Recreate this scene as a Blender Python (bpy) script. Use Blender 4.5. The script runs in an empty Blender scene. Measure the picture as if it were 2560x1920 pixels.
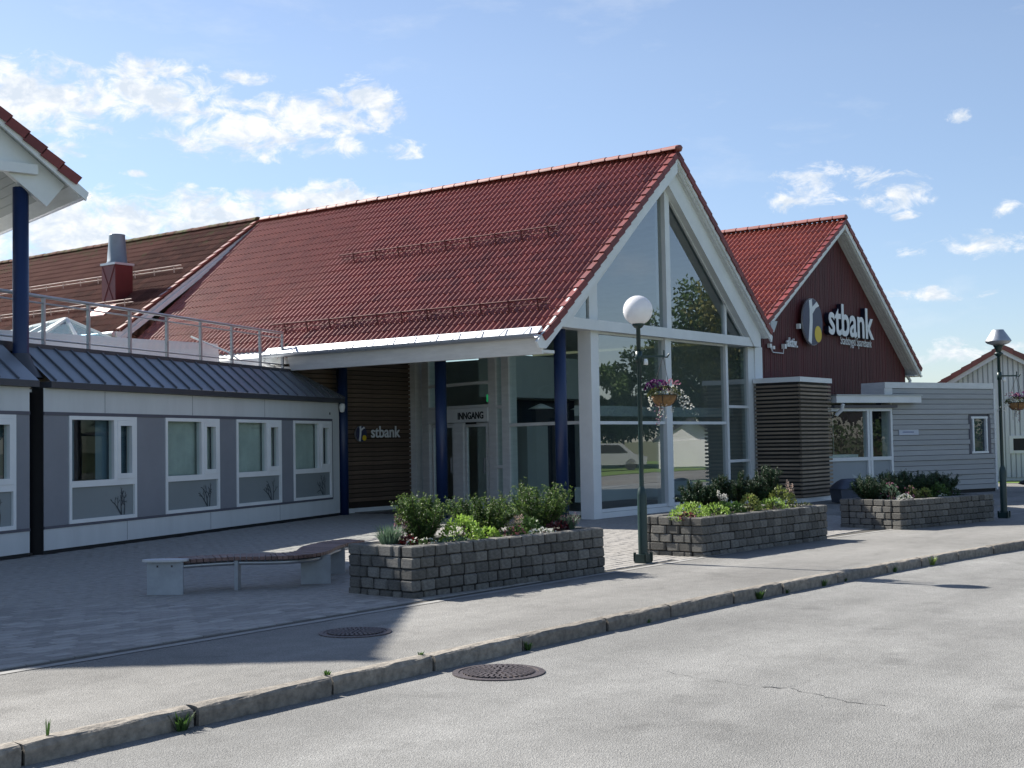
import bpy, bmesh, math, random
from mathutils import Vector, Matrix, Quaternion
R = math.radians
sc = bpy.context.scene
C = sc.collection
# ---------------------------------------------------------------- camera
F_PX, PITCH, ROLL, YAW = 3279.4, 0.0442126, -0.0177168, 0.9241456
cam = bpy.data.cameras.new('camera'); camo = bpy.data.objects.new('camera', cam); C.objects.link(camo)
fw = Vector((math.sin(YAW)*math.cos(PITCH), math.cos(YAW)*math.cos(PITCH), math.sin(PITCH)))
rt = Vector((math.cos(YAW), -math.sin(YAW), 0)); up = rt.cross(fw)
r2 = math.cos(ROLL)*rt+math.sin(ROLL)*up; u2 = -math.sin(ROLL)*rt+math.cos(ROLL)*up
m = Matrix((r2, u2, -fw)).transposed().to_4x4(); m.translation = (0, 0, 1.6)
camo.matrix_world = m
cam.sensor_fit = 'HORIZONTAL'; cam.sensor_width = 36; cam.lens = F_PX/2560*36
cam.clip_start = .1; cam.clip_end = 3000
sc.camera = camo
# ---------------------------------------------------------------- sun, sky, exposure
SUN_K = 1.2                                    # shadow length per metre of height
SUN_EL = math.atan(1/SUN_K)
to_sun = Vector((-.035, SUN_K, 1)).normalized()
sun = bpy.data.lights.new('sun', 'SUN'); sun.energy = 4.5; sun.angle = R(.53); sun.color = (1, .95, .87)
suno = bpy.data.objects.new('sun', sun); C.objects.link(suno)
suno.rotation_euler = (-to_sun).to_track_quat('-Z', 'Y').to_euler(); suno.location = (0, 60, 50)
sc.view_settings.view_transform = 'Standard'; sc.view_settings.look = 'None'
sc.view_settings.exposure = 1.13; sc.view_settings.gamma = 1
sc.render.engine = 'CYCLES'
sc.cycles.max_bounces = 5; sc.cycles.diffuse_bounces = 3; sc.cycles.glossy_bounces = 3; sc.cycles.transparent_max_bounces = 10; sc.cycles.caustics_reflective = False; sc.cycles.caustics_refractive = False

world = bpy.data.worlds.new('World'); sc.world = world; world.use_nodes = True
def build_world():
    nt = world.node_tree; N = nt.nodes; L = nt.links
    for n in list(N): N.remove(n)
    out = N.new('ShaderNodeOutputWorld'); bg = N.new('ShaderNodeBackground'); bg.inputs['Strength'].default_value = .08
    sky = N.new('ShaderNodeTexSky'); sky.sky_type = 'NISHITA'; sky.sun_disc = False
    sky.sun_elevation = SUN_EL; sky.sun_rotation = math.atan2(to_sun.x, to_sun.y)
    sky.air_density = 1.0; sky.dust_density = .25; sky.ozone_density = 1.6
    tc = N.new('ShaderNodeTexCoord')
    sep = N.new('ShaderNodeSeparateXYZ'); L.new(tc.outputs['Generated'], sep.inputs[0])
    def M(op, a, b=None, c=None):
        n = N.new('ShaderNodeMath'); n.operation = op
        for i, v in enumerate((a, b, c)):
            if v is None: continue
            if isinstance(v, (int, float)): n.inputs[i].default_value = v
            else: L.new(v, n.inputs[i])
        return n.outputs[0]
    az = M('MULTIPLY', M('ARCTAN2', sep.outputs[1], sep.outputs[0]), 57.29578)
    el = M('MULTIPLY', M('ARCSINE', sep.outputs[2]), 57.29578)
    cmb = N.new('ShaderNodeCombineXYZ'); L.new(az, cmb.inputs[0]); L.new(el, cmb.inputs[1])
    V = cmb.outputs[0]
    def noise(scale, detail, rough, sx=1, sy=1, dist=0, off=(0, 0, 0)):
        mp = N.new('ShaderNodeMapping'); L.new(V, mp.inputs[0]); mp.inputs['Scale'].default_value = (sx, sy, 1); mp.inputs['Location'].default_value = off
        n = N.new('ShaderNodeTexNoise'); n.inputs['Scale'].default_value = scale; n.inputs['Detail'].default_value = detail
        n.inputs['Roughness'].default_value = rough; n.inputs['Distortion'].default_value = dist
        L.new(mp.outputs[0], n.inputs['Vector']); return n.outputs['Fac']
    # cumulus banks: azimuth, elevation (degrees), half sizes, weight
    banks = [(57.6, 14.3, 4.6, 1.6, 1.15), (52.6, 14.8, 3.6, 1.3, 1.15), (48.6, 13.5, 4.0, 1.3, 1.1), (45.6, 14.0, 4.4, 1.0, 1.1), (43.6, 14.7, 1.9, 1.0, 1.05), (48.6, 15.6, 1.5, .35, .8),
             (46.2, 12.7, 3.2, .45, .75), (44.2, 12.9, .9, .6, .9), (41.8, 12.7, 1.3, .4, .85), (50.9, 11.0, .6, .3, .75), (53.0, 11.5, .7, .15, .7), (56.4, 12.4, 1.6, .5, .7),
             (54.5, 8.9, 4.8, 1.8, 1.6), (49.2, 9.3, 4.0, 1.5, 1.6), (45.2, 10.1, 2.6, 1.3, 1.5), (59.5, 8.6, 3.5, 1.3, .9), (64, 9.2, 4, 1.5, .9), (64, 14.8, 3.5, 1.3, .9),
             (23.9, 10.9, 1.8, .65, .72), (24.2, 10.05, 2.1, .55, .72), (21.6, 10.8, 2.0, .5, .68), (20.4, 10.1, 1.5, .8, .66), (20.0, 9.1, .7, .28, .7), (17.8, 13.05, .7, .3, .62),
             (17.2, 7.7, 2.6, .6, .62), (20.2, 7.6, 1.4, .25, .55), (19.3, 5.8, 2.6, .35, .58), (16.4, 9.1, 1.2, .4, .6), (17.8, 3.4, 3.0, .6, .55)]
    field = None
    for a, e, ra, re_, w in banks:
        s = N.new('ShaderNodeVectorMath'); s.operation = 'SUBTRACT'; L.new(V, s.inputs[0]); s.inputs[1].default_value = (a, e, 0)
        d = N.new('ShaderNodeVectorMath'); d.operation = 'DIVIDE'; L.new(s.outputs[0], d.inputs[0]); d.inputs[1].default_value = (ra*1.25, re_*1.3, 1)
        l = N.new('ShaderNodeVectorMath'); l.operation = 'LENGTH'; L.new(d.outputs[0], l.inputs[0])
        v = M('MULTIPLY', M('MAXIMUM', M('SUBTRACT', 1, l.outputs['Value']), 0), w)
        field = v if field is None else M('MAXIMUM', field, v)
    n1 = noise(.62, 11, .66, 1, 1.75, .45)
    n2 = noise(.16, 6, .6, 1, 3.2, .2, (31, 7, 3))
    # general thin cover, everywhere the same
    thin = M('MULTIPLY', M('SUBTRACT', n2, .56), 1.1)
    dens = M('ADD', M('ADD', M('MULTIPLY', M('POWER', field, .55), 1.05), M('MULTIPLY', M('SUBTRACT', n1, .5), 2.7)), -.42)
    mask_n = N.new('ShaderNodeMapRange'); mask_n.interpolation_type = 'SMOOTHSTEP'; L.new(dens, mask_n.inputs['Value'])
    mask_n.inputs['From Min'].default_value = -.02; mask_n.inputs['From Max'].default_value = .62
    inb = M('MINIMUM', M('MULTIPLY', field, 9), 1)
    mask = M('MULTIPLY', mask_n.outputs[0], inb)
    mask = M('MAXIMUM', mask, M('MULTIPLY', M('MAXIMUM', thin, 0), .8))
    mask = M('MULTIPLY', mask, .94)
    # billow shading
    n3 = noise(.9, 7, .6, 1, 1.5, .3, (0.0, -.22, 5))
    shd = N.new('ShaderNodeMapRange'); L.new(n3, shd.inputs['Value']); shd.inputs['From Min'].default_value = .38; shd.inputs['From Max'].default_value = .58
    cc = N.new('ShaderNodeMix'); cc.data_type = 'RGBA'; L.new(shd.outputs[0], cc.inputs['Factor'])
    cc.inputs['A'].default_value = (4.3, 4.75, 5.3, 1); cc.inputs['B'].default_value = (6.1, 6.15, 6.2, 1)
    # tint the sky darker and bluer towards the horizon
    mx = N.new('ShaderNodeMix'); mx.data_type = 'RGBA'; L.new(mask, mx.inputs['Factor']); tn = N.new('ShaderNodeMix'); tn.data_type = 'RGBA'; tn.blend_type = 'MULTIPLY'; tn.inputs['Factor'].default_value = 1
    L.new(sky.outputs[0], tn.inputs['A']); hz = N.new('ShaderNodeMapRange'); L.new(el, hz.inputs['Value']); hz.inputs['From Min'].default_value = 0; hz.inputs['From Max'].default_value = 16
    hc = N.new('ShaderNodeMix'); hc.data_type = 'RGBA'; L.new(hz.outputs[0], hc.inputs['Factor']); hc.inputs['A'].default_value = (.62, .68, .83, 1); hc.inputs['B'].default_value = (.96, .89, .89, 1); L.new(hc.outputs['Result'], tn.inputs['B']); L.new(tn.outputs['Result'], mx.inputs['A']); L.new(cc.outputs['Result'], mx.inputs['B'])
    L.new(mx.outputs['Result'], bg.inputs['Color']); L.new(bg.outputs[0], out.inputs[0])
build_world()
# ---------------------------------------------------------------- materials
MAT = {}
def mat(name, col, rough=.6, var=.12, vscale=3.0, rnd=0.0, bump=0.0, bscale=40.0, metal=0.0, col2=None, spec=.5, grain=None, detail=5, trans=0.0, coat=0.0, sheen=None):
    if name in MAT: return MAT[name]
    m = bpy.data.materials.new(name); m.use_nodes = True; nt = m.node_tree; N = nt.nodes; L = nt.links
    b = N['Principled BSDF']; b.inputs['Roughness'].default_value = rough; b.inputs['Metallic'].default_value = metal
    b.inputs['Specular IOR Level'].default_value = spec
    if coat: b.inputs['Coat Weight'].default_value = coat; b.inputs['Coat Roughness'].default_value = .25
    tc = N.new('ShaderNodeTexCoord'); vec = tc.outputs['Object']
    if grain:
        mp = N.new('ShaderNodeMapping'); mp.inputs['Scale'].default_value = grain; L.new(vec, mp.inputs[0]); vec = mp.outputs[0]
    n = N.new('ShaderNodeTexNoise'); n.inputs['Scale'].default_value = vscale; n.inputs['Detail'].default_value = detail; n.inputs['Roughness'].default_value = .65
    L.new(vec, n.inputs['Vector'])
    mr = N.new('ShaderNodeMapRange'); L.new(n.outputs['Fac'], mr.inputs['Value']); mr.inputs['From Min'].default_value = .3; mr.inputs['From Max'].default_value = .7
    mix = N.new('ShaderNodeMix'); mix.data_type = 'RGBA'; L.new(mr.outputs[0], mix.inputs['Factor'])
    c2 = col2 if col2 else tuple(c*(1+var) for c in col)
    c1 = col if col2 else tuple(c*(1-var) for c in col)
    mix.inputs['A'].default_value = (*c1, 1); mix.inputs['B'].default_value = (*c2, 1)
    cur = mix.outputs['Result']
    if rnd:
        oi = N.new('ShaderNodeObjectInfo'); mr2 = N.new('ShaderNodeMapRange'); L.new(oi.outputs['Random'], mr2.inputs['Value'])
        mr2.inputs['To Min'].default_value = 1-rnd; mr2.inputs['To Max'].default_value = 1+rnd
        hs = N.new('ShaderNodeHueSaturation'); L.new(mr2.outputs[0], hs.inputs['Value']); L.new(cur, hs.inputs['Color']); cur = hs.outputs[0]
    L.new(cur, b.inputs['Base Color'])
    if bump:
        nb = N.new('ShaderNodeTexNoise'); nb.inputs['Scale'].default_value = bscale; nb.inputs['Detail'].default_value = 6; L.new(vec, nb.inputs['Vector'])
        bp = N.new('ShaderNodeBump'); bp.inputs['Strength'].default_value = bump; bp.inputs['Distance'].default_value = .01
        L.new(nb.outputs['Fac'], bp.inputs['Height']); L.new(bp.outputs[0], b.inputs['Normal'])
    if trans:
        tr = N.new('ShaderNodeBsdfTranslucent'); L.new(cur, tr.inputs['Color']); ms = N.new('ShaderNodeMixShader'); ms.inputs[0].default_value = trans
        L.new(b.outputs[0], ms.inputs[1]); L.new(tr.outputs[0], ms.inputs[2]); L.new(ms.outputs[0], N['Material Output'].inputs['Surface'])
    MAT[name] = m; return m
def asphalt(name, base, dark):
    m = bpy.data.materials.new(name); m.use_nodes = True; nt = m.node_tree; N = nt.nodes; L = nt.links
    b = N['Principled BSDF']; b.inputs['Roughness'].default_value = .9; b.inputs['Specular IOR Level'].default_value = .25
    tc = N.new('ShaderNodeTexCoord')
    def nz(s, d, r):
        n = N.new('ShaderNodeTexNoise'); n.inputs['Scale'].default_value = s; n.inputs['Detail'].default_value = d; n.inputs['Roughness'].default_value = r; L.new(tc.outputs['Object'], n.inputs['Vector']); return n.outputs['Fac']
    def ramp(v, a, b_, c1, c2):
        r = N.new('ShaderNodeMapRange'); L.new(v, r.inputs['Value']); r.inputs['From Min'].default_value = a; r.inputs['From Max'].default_value = b_; r.inputs['To Min'].default_value = c1; r.inputs['To Max'].default_value = c2; return r.outputs[0]
    def mul(a, b_):
        n = N.new('ShaderNodeMath'); n.operation = 'MULTIPLY'; L.new(a, n.inputs[0]); L.new(b_, n.inputs[1]); return n.outputs[0]
    speck = ramp(nz(75, 3, .75), .36, .64, .82, 1.18)
    vo = N.new('ShaderNodeTexVoronoi'); vo.inputs['Scale'].default_value = 110; L.new(tc.outputs['Object'], vo.inputs['Vector'])
    chip = N.new('ShaderNodeMapRange'); sp = N.new('ShaderNodeSeparateColor'); L.new(vo.outputs['Color'], sp.inputs[0]); L.new(sp.outputs[0], chip.inputs['Value'])
    chip.inputs['From Min'].default_value = .0; chip.inputs['From Max'].default_value = 1; chip.inputs['To Min'].default_value = .85; chip.inputs['To Max'].default_value = 1.16
    mpg = N.new('ShaderNodeMapping'); mpg.inputs['Scale'].default_value = (.12, 1.1, 1); L.new(tc.outputs['Object'], mpg.inputs[0])
    ntr = N.new('ShaderNodeTexNoise'); ntr.inputs['Scale'].default_value = 1.0; ntr.inputs['Detail'].default_value = 5; L.new(mpg.outputs[0], ntr.inputs['Vector'])
    track = ramp(ntr.outputs['Fac'], .32, .68, .84, 1.12)
    st = N.new('ShaderNodeTexNoise'); st.inputs['Scale'].default_value = 1.7; st.inputs['Detail'].default_value = 4; st.inputs['Distortion'].default_value = .6; L.new(tc.outputs['Object'], st.inputs['Vector'])
    stain = ramp(st.outputs['Fac'], .60, .74, 1.0, .80)
    big = mul(mul(ramp(nz(.4, 5, .6), .3, .7, .84, 1.13), track), stain)
    mid = ramp(nz(4.5, 6, .65), .3, .7, .9, 1.1)
    v = mul(mul(speck, chip.outputs[0]), mul(big, mid))
    vm = N.new('ShaderNodeVectorMath'); vm.operation = 'SCALE'; vm.inputs[0].default_value = base; L.new(v, vm.inputs['Scale'])
    L.new(vm.outputs[0], b.inputs['Base Color'])
    bp = N.new('ShaderNodeBump'); bp.inputs['Strength'].default_value = .55; bp.inputs['Distance'].default_value = .012
    L.new(vo.outputs['Distance'], bp.inputs['Height']); L.new(bp.outputs[0], b.inputs['Normal'])
    return m
def glass(name, tint=(.75, .85, .82), ior=1.75, rough=0.0, gloss=(1, 1, 1)):
    m = bpy.data.materials.new(name); m.use_nodes = True; nt = m.node_tree; N = nt.nodes; L = nt.links
    N.remove(N['Principled BSDF'])
    t = N.new('ShaderNodeBsdfTransparent'); t.inputs[0].default_value = (*tint, 1)
    g = N.new('ShaderNodeBsdfGlossy'); g.inputs['Roughness'].default_value = rough; g.inputs['Color'].default_value = (*gloss, 1)
    ge = N.new('ShaderNodeNewGeometry'); dt = N.new('ShaderNodeVectorMath'); dt.operation = 'DOT_PRODUCT'; L.new(ge.outputs['Normal'], dt.inputs[0]); L.new(ge.outputs['Incoming'], dt.inputs[1])
    def mth(op, a, b):
        n = N.new('ShaderNodeMath'); n.operation = op
        for i, v in enumerate((a, b)):
            if isinstance(v, (int, float)): n.inputs[i].default_value = v
            else: L.new(v, n.inputs[i])
        return n.outputs[0]
    f0 = ((ior-1)/(ior+1))**2
    fres = mth('ADD', mth('MULTIPLY', mth('POWER', mth('SUBTRACT', 1, mth('ABSOLUTE', dt.outputs['Value'], 0)), 5), 1-f0), f0)
    tc = N.new('ShaderNodeTexCoord'); nz = N.new('ShaderNodeTexNoise'); nz.inputs['Scale'].default_value = .9; nz.inputs['Detail'].default_value = 1; L.new(tc.outputs['Object'], nz.inputs['Vector'])
    bp = N.new('ShaderNodeBump'); bp.inputs['Strength'].default_value = .06; bp.inputs['Distance'].default_value = .02; L.new(nz.outputs['Fac'], bp.inputs['Height'])
    L.new(bp.outputs[0], g.inputs['Normal'])
    mx = N.new('ShaderNodeMixShader'); L.new(fres, mx.inputs[0]); L.new(t.outputs[0], mx.inputs[1]); L.new(g.outputs[0], mx.inputs[2])
    L.new(mx.outputs[0], N['Material Output'].inputs['Surface']); return m
def emit(name, col, s):
    m = bpy.data.materials.new(name); m.use_nodes = True; b = m.node_tree.nodes['Principled BSDF']
    b.inputs['Base Color'].default_value = (*col, 1); b.inputs['Emission Color'].default_value = (*col, 1); b.inputs['Emission Strength'].default_value = s; return m
WHITE = mat('white_paint', (.79, .80, .79), .5, .06, 1.6, bump=.08, bscale=60)
WHITE2 = mat('white_timber', (.74, .745, .73), .55, .09, 2.2, rnd=.05, grain=(1, 1, 6))
TILE = mat('red_glazed_tile', (.225, .060, .044), .44, .20, 2.2, rnd=.24, bump=.12, bscale=25, spec=.7)
TILE2 = mat('orange_red_glazed_tile', (.33, .092, .056), .48, .18, 2.2, rnd=.14, bump=.12, bscale=25, spec=.7)
TILEO = mat('weathered_brown_tile', (.085, .032, .024), .9, .3, 1.2, rnd=.25, bump=.3, bscale=30, col2=(.13, .056, .042), spec=.2)
VERGE = mat('verge_tile_red', (.19, .030, .026), .5, .16, 2.0, rnd=.2, bump=.15, bscale=25)
GUARD = mat('dark_red_guard', (.10, .022, .018), .75, .15, 4)
RIDGE = mat('ridge_tile', (.27, .075, .06), .6, .18, 3.0, rnd=.14, bump=.1)
BLUE = mat('blue_paint', (.009, .025, .085), .38, .15, 1.5, spec=.5)
DARKST = mat('dark_grey_metal', (.055, .058, .070), .45, .15, 1.2, metal=.1)
SEAM = mat('slate_sheet_metal', (.235, .26, .30), .42, .16, .8, metal=.35)
GALV = mat('galvanised_steel', (.42, .44, .46), .42, .12, 6, metal=.75)
PLATE = mat('blue_grey_plate', (.33, .36, .39), .5, .14, 5, metal=.3)
ZINC = mat('zinc_gutter', (.46, .48, .51), .42, .08, 2, metal=.55)
STUCCO = mat('pale_cladding', (.60, .62, .62), .6, .07, 1.4, bump=.05, grain=(1.5, 1.5, .3), detail=7)
PURP = mat('mauve_grey_panel', (.225, .235, .262), .55, .08, 1.2)
TRIMD = mat('plum_grey_trim', (.10, .10, .125), .5, .08, 1)
PANEL = mat('grey_green_panel', (.235, .265, .27), .5, .05, 1)
BLACK = mat('near_black', (.012, .012, .014), .6, .2, 3)
SLAT = mat('stained_slat_timber', (.13, .088, .062), .7, .3, 1.0, rnd=.28, grain=(2, 2, 14), bump=.2)
SLAT2 = mat('grey_stained_slat', (.25, .195, .142), .7, .3, 1.0, rnd=.25, grain=(2, 2, 14), bump=.2)
REDB = mat('red_timber', (.078, .008, .010), .62, .18, 1.2, rnd=.16, grain=(5, 5, .8), bump=.2)
GREYB = mat('grey_board', (.40, .405, .405), .6, .06, 1.2, rnd=.05, grain=(1, 1, 8), bump=.08)
STONE = mat('concrete_stone', (.088, .084, .075), .92, .28, 4.0, rnd=.34, bump=.6, bscale=45, col2=(.19, .183, .165))
MORTAR = mat('dark_joint', (.018, .016, .014), .95, .2, 8)
SOIL = mat('soil', (.035, .024, .016), .95, .3, 14, bump=.8, bscale=30)
PAVER = mat('concrete_paver', (.29, .275, .255), .88, .16, 6, rnd=.22, bump=.35, bscale=60)
PAVJ = mat('paver_joint', (.075, .07, .06), .95, .3, 9)
KERB = mat('granite_kerb', (.33, .295, .245), .85, .3, 12, rnd=.18, bump=.9, bscale=34, col2=(.125, .112, .094))
STRIP = mat('concrete_strip', (.275, .27, .255), .9, .16, 3, bump=.3)
ROADM = asphalt('worn_asphalt', (.232, .230, .219), .1)
PAVE = asphalt('footway_asphalt', (.238, .232, .217), .1)
LAMPG = mat('dark_green_paint', (.010, .034, .033), .4, .15, 3)
GLOBE = mat('opal_globe', (.84, .84, .86), .28, .02, 2, trans=.25)
IRON = mat('cast_iron', (.095, .080, .080), .55, .3, 18, metal=.5, bump=.3)
WOODB = mat('bench_timber', (.155, .09, .075), .55, .22, 2, rnd=.22, grain=(8, 8, 8), bump=.15)
NAVY = mat('sign_navy', (.030, .034, .085), .4, .04, 3)
SIGNW = mat('sign_white', (.78, .79, .80), .4, .03, 3)
SIGNY = mat('sign_yellow', (.72, .50, .02), .4, .03, 3)
SIGND = mat('sign_side_dark', (.012, .014, .03), .4, .05, 3)
COIR = mat('coir', (.22, .125, .055), .95, .4, 26, bump=.9, bscale=60)
LEAF = mat('leaf_green', (.06, .12, .028), .55, .35, 5, trans=.3)
YEW = mat('yew_needles', (.048, .098, .02), .5, .4, 7, trans=.4)
YEWT = mat('yew_new_growth', (.19, .27, .06), .5, .3, 7, trans=.35)
YEWD = mat('dark_yew', (.024, .056, .020), .5, .4, 7, trans=.2)
LIME = mat('lime_foliage', (.26, .40, .07), .5, .28, 8, trans=.4)
GOLD = mat('gold_green_foliage', (.21, .25, .06), .5, .3, 8, trans=.35)
GREYL = mat('silver_green_foliage', (.12, .19, .12), .6, .3, 8, trans=.3)
OLIVE = mat('olive_foliage', (.08, .10, .03), .55, .35, 8, trans=.3)
PETW = mat('white_petals', (.80, .79, .72), .6, .08, 9, trans=.3)
PETP = mat('pink_petals', (.66, .25, .22), .6, .2, 9, trans=.3)
PETPALE = mat('pale_plume', (.72, .55, .45), .7, .15, 9, trans=.3)
PETR = mat('red_petals', (.28, .025, .02), .6, .3, 9, trans=.3)
PETD = mat('dark_red_leaves', (.055, .008, .014), .5, .3, 9, trans=.2)
PETV = mat('purple_petals', (.10, .008, .11), .6, .3, 9, trans=.25)
PETM = mat('mauve_petals', (.38, .17, .24), .6, .2, 9, trans=.3)
BARK = mat('bark', (.075, .055, .04), .9, .3, 12, bump=.8, bscale=18)
GRASS = mat('lawn', (.085, .16, .03), .9, .35, 5, col2=(.15, .22, .045), bump=.5)
EARTH = mat('verge_earth', (.11, .12, .06), .95, .3, 2)
BIN = mat('blue_grey_plastic', (.055, .068, .098), .45, .1, 3)
INTW = mat('interior_white', (.78, .79, .77), .7, .04, 2)
INTD = mat('interior_dark_blue', (.035, .045, .065), .6, .1, 2)
INTF = mat('interior_floor', (.09, .085, .08), .35, .15, 3)
CURT = mat('curtain', (.62, .67, .62), .8, .15, 2, trans=.2)
CURTB = mat('blue_curtain', (.10, .16, .21), .8, .15, 2)
MEMBR = mat('white_membrane', (.66, .66, .66), .5, .05, .7, bump=.05)
CHIMR = mat('red_sheet_metal', (.11, .014, .015), .4, .12, 2, metal=.1)
CHIMG = mat('grey_flue', (.20, .24, .27), .45, .1, 3, metal=.4)
GLASS = glass('window_glass', (.80, .88, .86), 1.75)
GLASSE = glass('entrance_glass', (.74, .83, .81), 1.6)
GLASSB = glass('big_window_glass', (.62, .70, .69), 3.0)
RAILG = glass('railing_glass', (.88, .92, .92), 1.45)
SKYG = glass('skylight_glass', (.55, .68, .75), 2.0)
BARNW = mat('barn_board', (.72, .74, .74), .7, .08, 1.2, rnd=.06, grain=(6, 6, .8))
BODYW = mat('car_silver', (.55, .56, .58), .25, .03, 2, metal=.5)
RUBBER = mat('rubber', (.02, .02, .02), .8, .1, 5)
# ---------------------------------------------------------------- mesh helpers
OFF = {}
def woff(p): return OFF.get(p.name, Vector((0, 0, 0))) if p else Vector((0, 0, 0))
def attach(o, parent):
    if parent:
        o.parent = parent; o.matrix_parent_inverse = Matrix.Translation(-woff(parent))
def thing(name, label, cat, loc=(0, 0, 0), group=None):
    o = bpy.data.objects.new(name, None); C.objects.link(o); o.location = loc; o.empty_display_size = .2
    OFF[o.name] = Vector(loc); o['label'] = label; o['category'] = cat
    if group: o['group'] = group
    return o
def tag(o, label, cat, group=None):
    o['label'] = label; o['category'] = cat
    if group: o['group'] = group
    return o
class MB:
    def __init__(s): s.v = []; s.f = []; s.sm = []
    def add(s, vs, fs, smooth=False):
        k = len(s.v); s.v += [Vector(p) for p in vs]; s.f += [tuple(i+k for i in f) for f in fs]; s.sm += [smooth]*len(fs); return s
    def box8(s, p):   # 4 bottom ccw, 4 top
        return s.add(p, [(3, 2, 1, 0), (4, 5, 6, 7), (0, 1, 5, 4), (1, 2, 6, 5), (2, 3, 7, 6), (3, 0, 4, 7)])
    def box(s, x0, x1, y0, y1, z0, z1):
        return s.box8([(x0, y0, z0), (x1, y0, z0), (x1, y1, z0), (x0, y1, z0), (x0, y0, z1), (x1, y0, z1), (x1, y1, z1), (x0, y1, z1)])
    def quad(s, a, b, c, d): return s.add([a, b, c, d], [(0, 1, 2, 3)])
    def prism(s, poly, off):   # poly: list of 3D points, extruded by off
        n = len(poly); off = Vector(off); p = [Vector(q) for q in poly]
        return s.add(p+[q+off for q in p], [tuple(range(n-1, -1, -1)), tuple(range(n, 2*n))]+[(i, (i+1) % n, n+(i+1) % n, n+i) for i in range(n)])
    def beam(s, a, b, w, h, upv=(0, 0, 1)):   # rectangular bar a->b, w sideways, h along upv
        a = Vector(a); b = Vector(b); d = (b-a).normalized(); sd = d.cross(Vector(upv))
        if sd.length < 1e-5: sd = d.cross(Vector((1, 0, 0)))
        sd.normalize(); u = sd.cross(d).normalized(); sd *= w/2; u *= h/2
        return s.box8([a-sd-u, a+sd-u, b+sd-u, b-sd-u, a-sd+u, a+sd+u, b+sd+u, b-sd+u])
    def tube(s, pts, rad, n=8, cap=True, smooth=True):
        pts = [Vector(p) for p in pts]; rs = rad if isinstance(rad, (list, tuple)) else [rad]*len(pts)
        rings = []; prev = None
        for i, p in enumerate(pts):
            d = (pts[min(i+1, len(pts)-1)]-pts[max(i-1, 0)]).normalized()
            a = prev if prev else (Vector((1, 0, 0)) if abs(d.z) > .8 else Vector((0, 0, 1)))
            x = (a-d*a.dot(d)).normalized(); y = d.cross(x); prev = x
            rings.append([p+(x*math.cos(2*math.pi*k/n)+y*math.sin(2*math.pi*k/n))*rs[i] for k in range(n)])
        vs = [q for r in rings for q in r]; fs = []
        for i in range(len(rings)-1):
            for k in range(n): fs.append((i*n+k, i*n+(k+1) % n, (i+1)*n+(k+1) % n, (i+1)*n+k))
        s.add(vs, fs, smooth)
        if cap:
            s.add(rings[0], [tuple(range(n-1, -1, -1))]); s.add(rings[-1], [tuple(range(n))])
        return s
    def lathe(s, c, prof, n=20, smooth=True):  # prof: (r,z)
        c = Vector(c); vs = []; fs = []
        for r, z in prof:
            for k in range(n): vs.append(c+Vector((r*math.cos(2*math.pi*k/n), r*math.sin(2*math.pi*k/n), z)))
        for i in range(len(prof)-1):
            for k in range(n): fs.append((i*n+k, i*n+(k+1) % n, (i+1)*n+(k+1) % n, (i+1)*n+k))
        return s.add(vs, fs, smooth)
    def build(s, name, mt, parent=None, origin=None, label=None):
        me = bpy.data.meshes.new(name); o_ = Vector(origin) if origin else Vector((0, 0, 0))
        me.from_pydata([p-o_ for p in s.v], [], s.f); me.polygons.foreach_set('use_smooth', s.sm)
        me.materials.append(mt); me.update()
        o = bpy.data.objects.new(name, me); C.objects.link(o); o.location = o_; attach(o, parent)
        OFF[o.name] = o_ if not parent else Vector((0, 0, 0))
        if origin and parent: OFF[o.name] = o_
        if label: o['label'] = label
        return o
def mesh_from(s, name, mt):
    me = bpy.data.meshes.new(name); me.from_pydata(s.v, [], s.f); me.polygons.foreach_set('use_smooth', s.sm); me.materials.append(mt); me.update(); return me
def inst(name, me, M, parent):
    o = bpy.data.objects.new(name, me); C.objects.link(o); o.matrix_basis = M; attach(o, parent); return o
def structure(o): o['kind'] = 'structure'; return o
def stuff(o): o['kind'] = 'stuff'; return o
class Fr:   # vertical facade frame: s along, d outward, z up
    def __init__(s, o, ang): s.o = Vector((*o, 0)); s.u = Vector((math.cos(ang), math.sin(ang), 0)); s.n = Vector((math.sin(ang), -math.cos(ang), 0))
    def p(s, a, d, z): q = s.o+s.u*a+s.n*d; return Vector((q.x, q.y, z))
    def box(s, mb, s0, s1, d0, d1, z0, z1):
        return mb.box8([s.p(s0, d1, z0), s.p(s1, d1, z0), s.p(s1, d0, z0), s.p(s0, d0, z0), s.p(s0, d1, z1), s.p(s1, d1, z1), s.p(s1, d0, z1), s.p(s0, d0, z1)])
def fbox(fr, name, mt, parent, *a): return fr.box(MB(), *a).build(name, mt, parent)
def box(name, mt, parent, *a): return MB().box(*a).build(name, mt, parent)
def text_mesh(txt, size, extrude, offset=0.0, spacing=1.0, shear=0.0):
    cu = bpy.data.curves.new('t', 'FONT'); cu.body = txt; cu.size = size; cu.extrude = extrude; cu.offset = offset; cu.space_character = spacing; cu.resolution_u = 4; cu.shear = shear
    o = bpy.data.objects.new('t', cu); C.objects.link(o)
    dg = bpy.context.evaluated_depsgraph_get(); me = bpy.data.meshes.new_from_object(o.evaluated_get(dg)); bpy.data.objects.remove(o); return me
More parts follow.
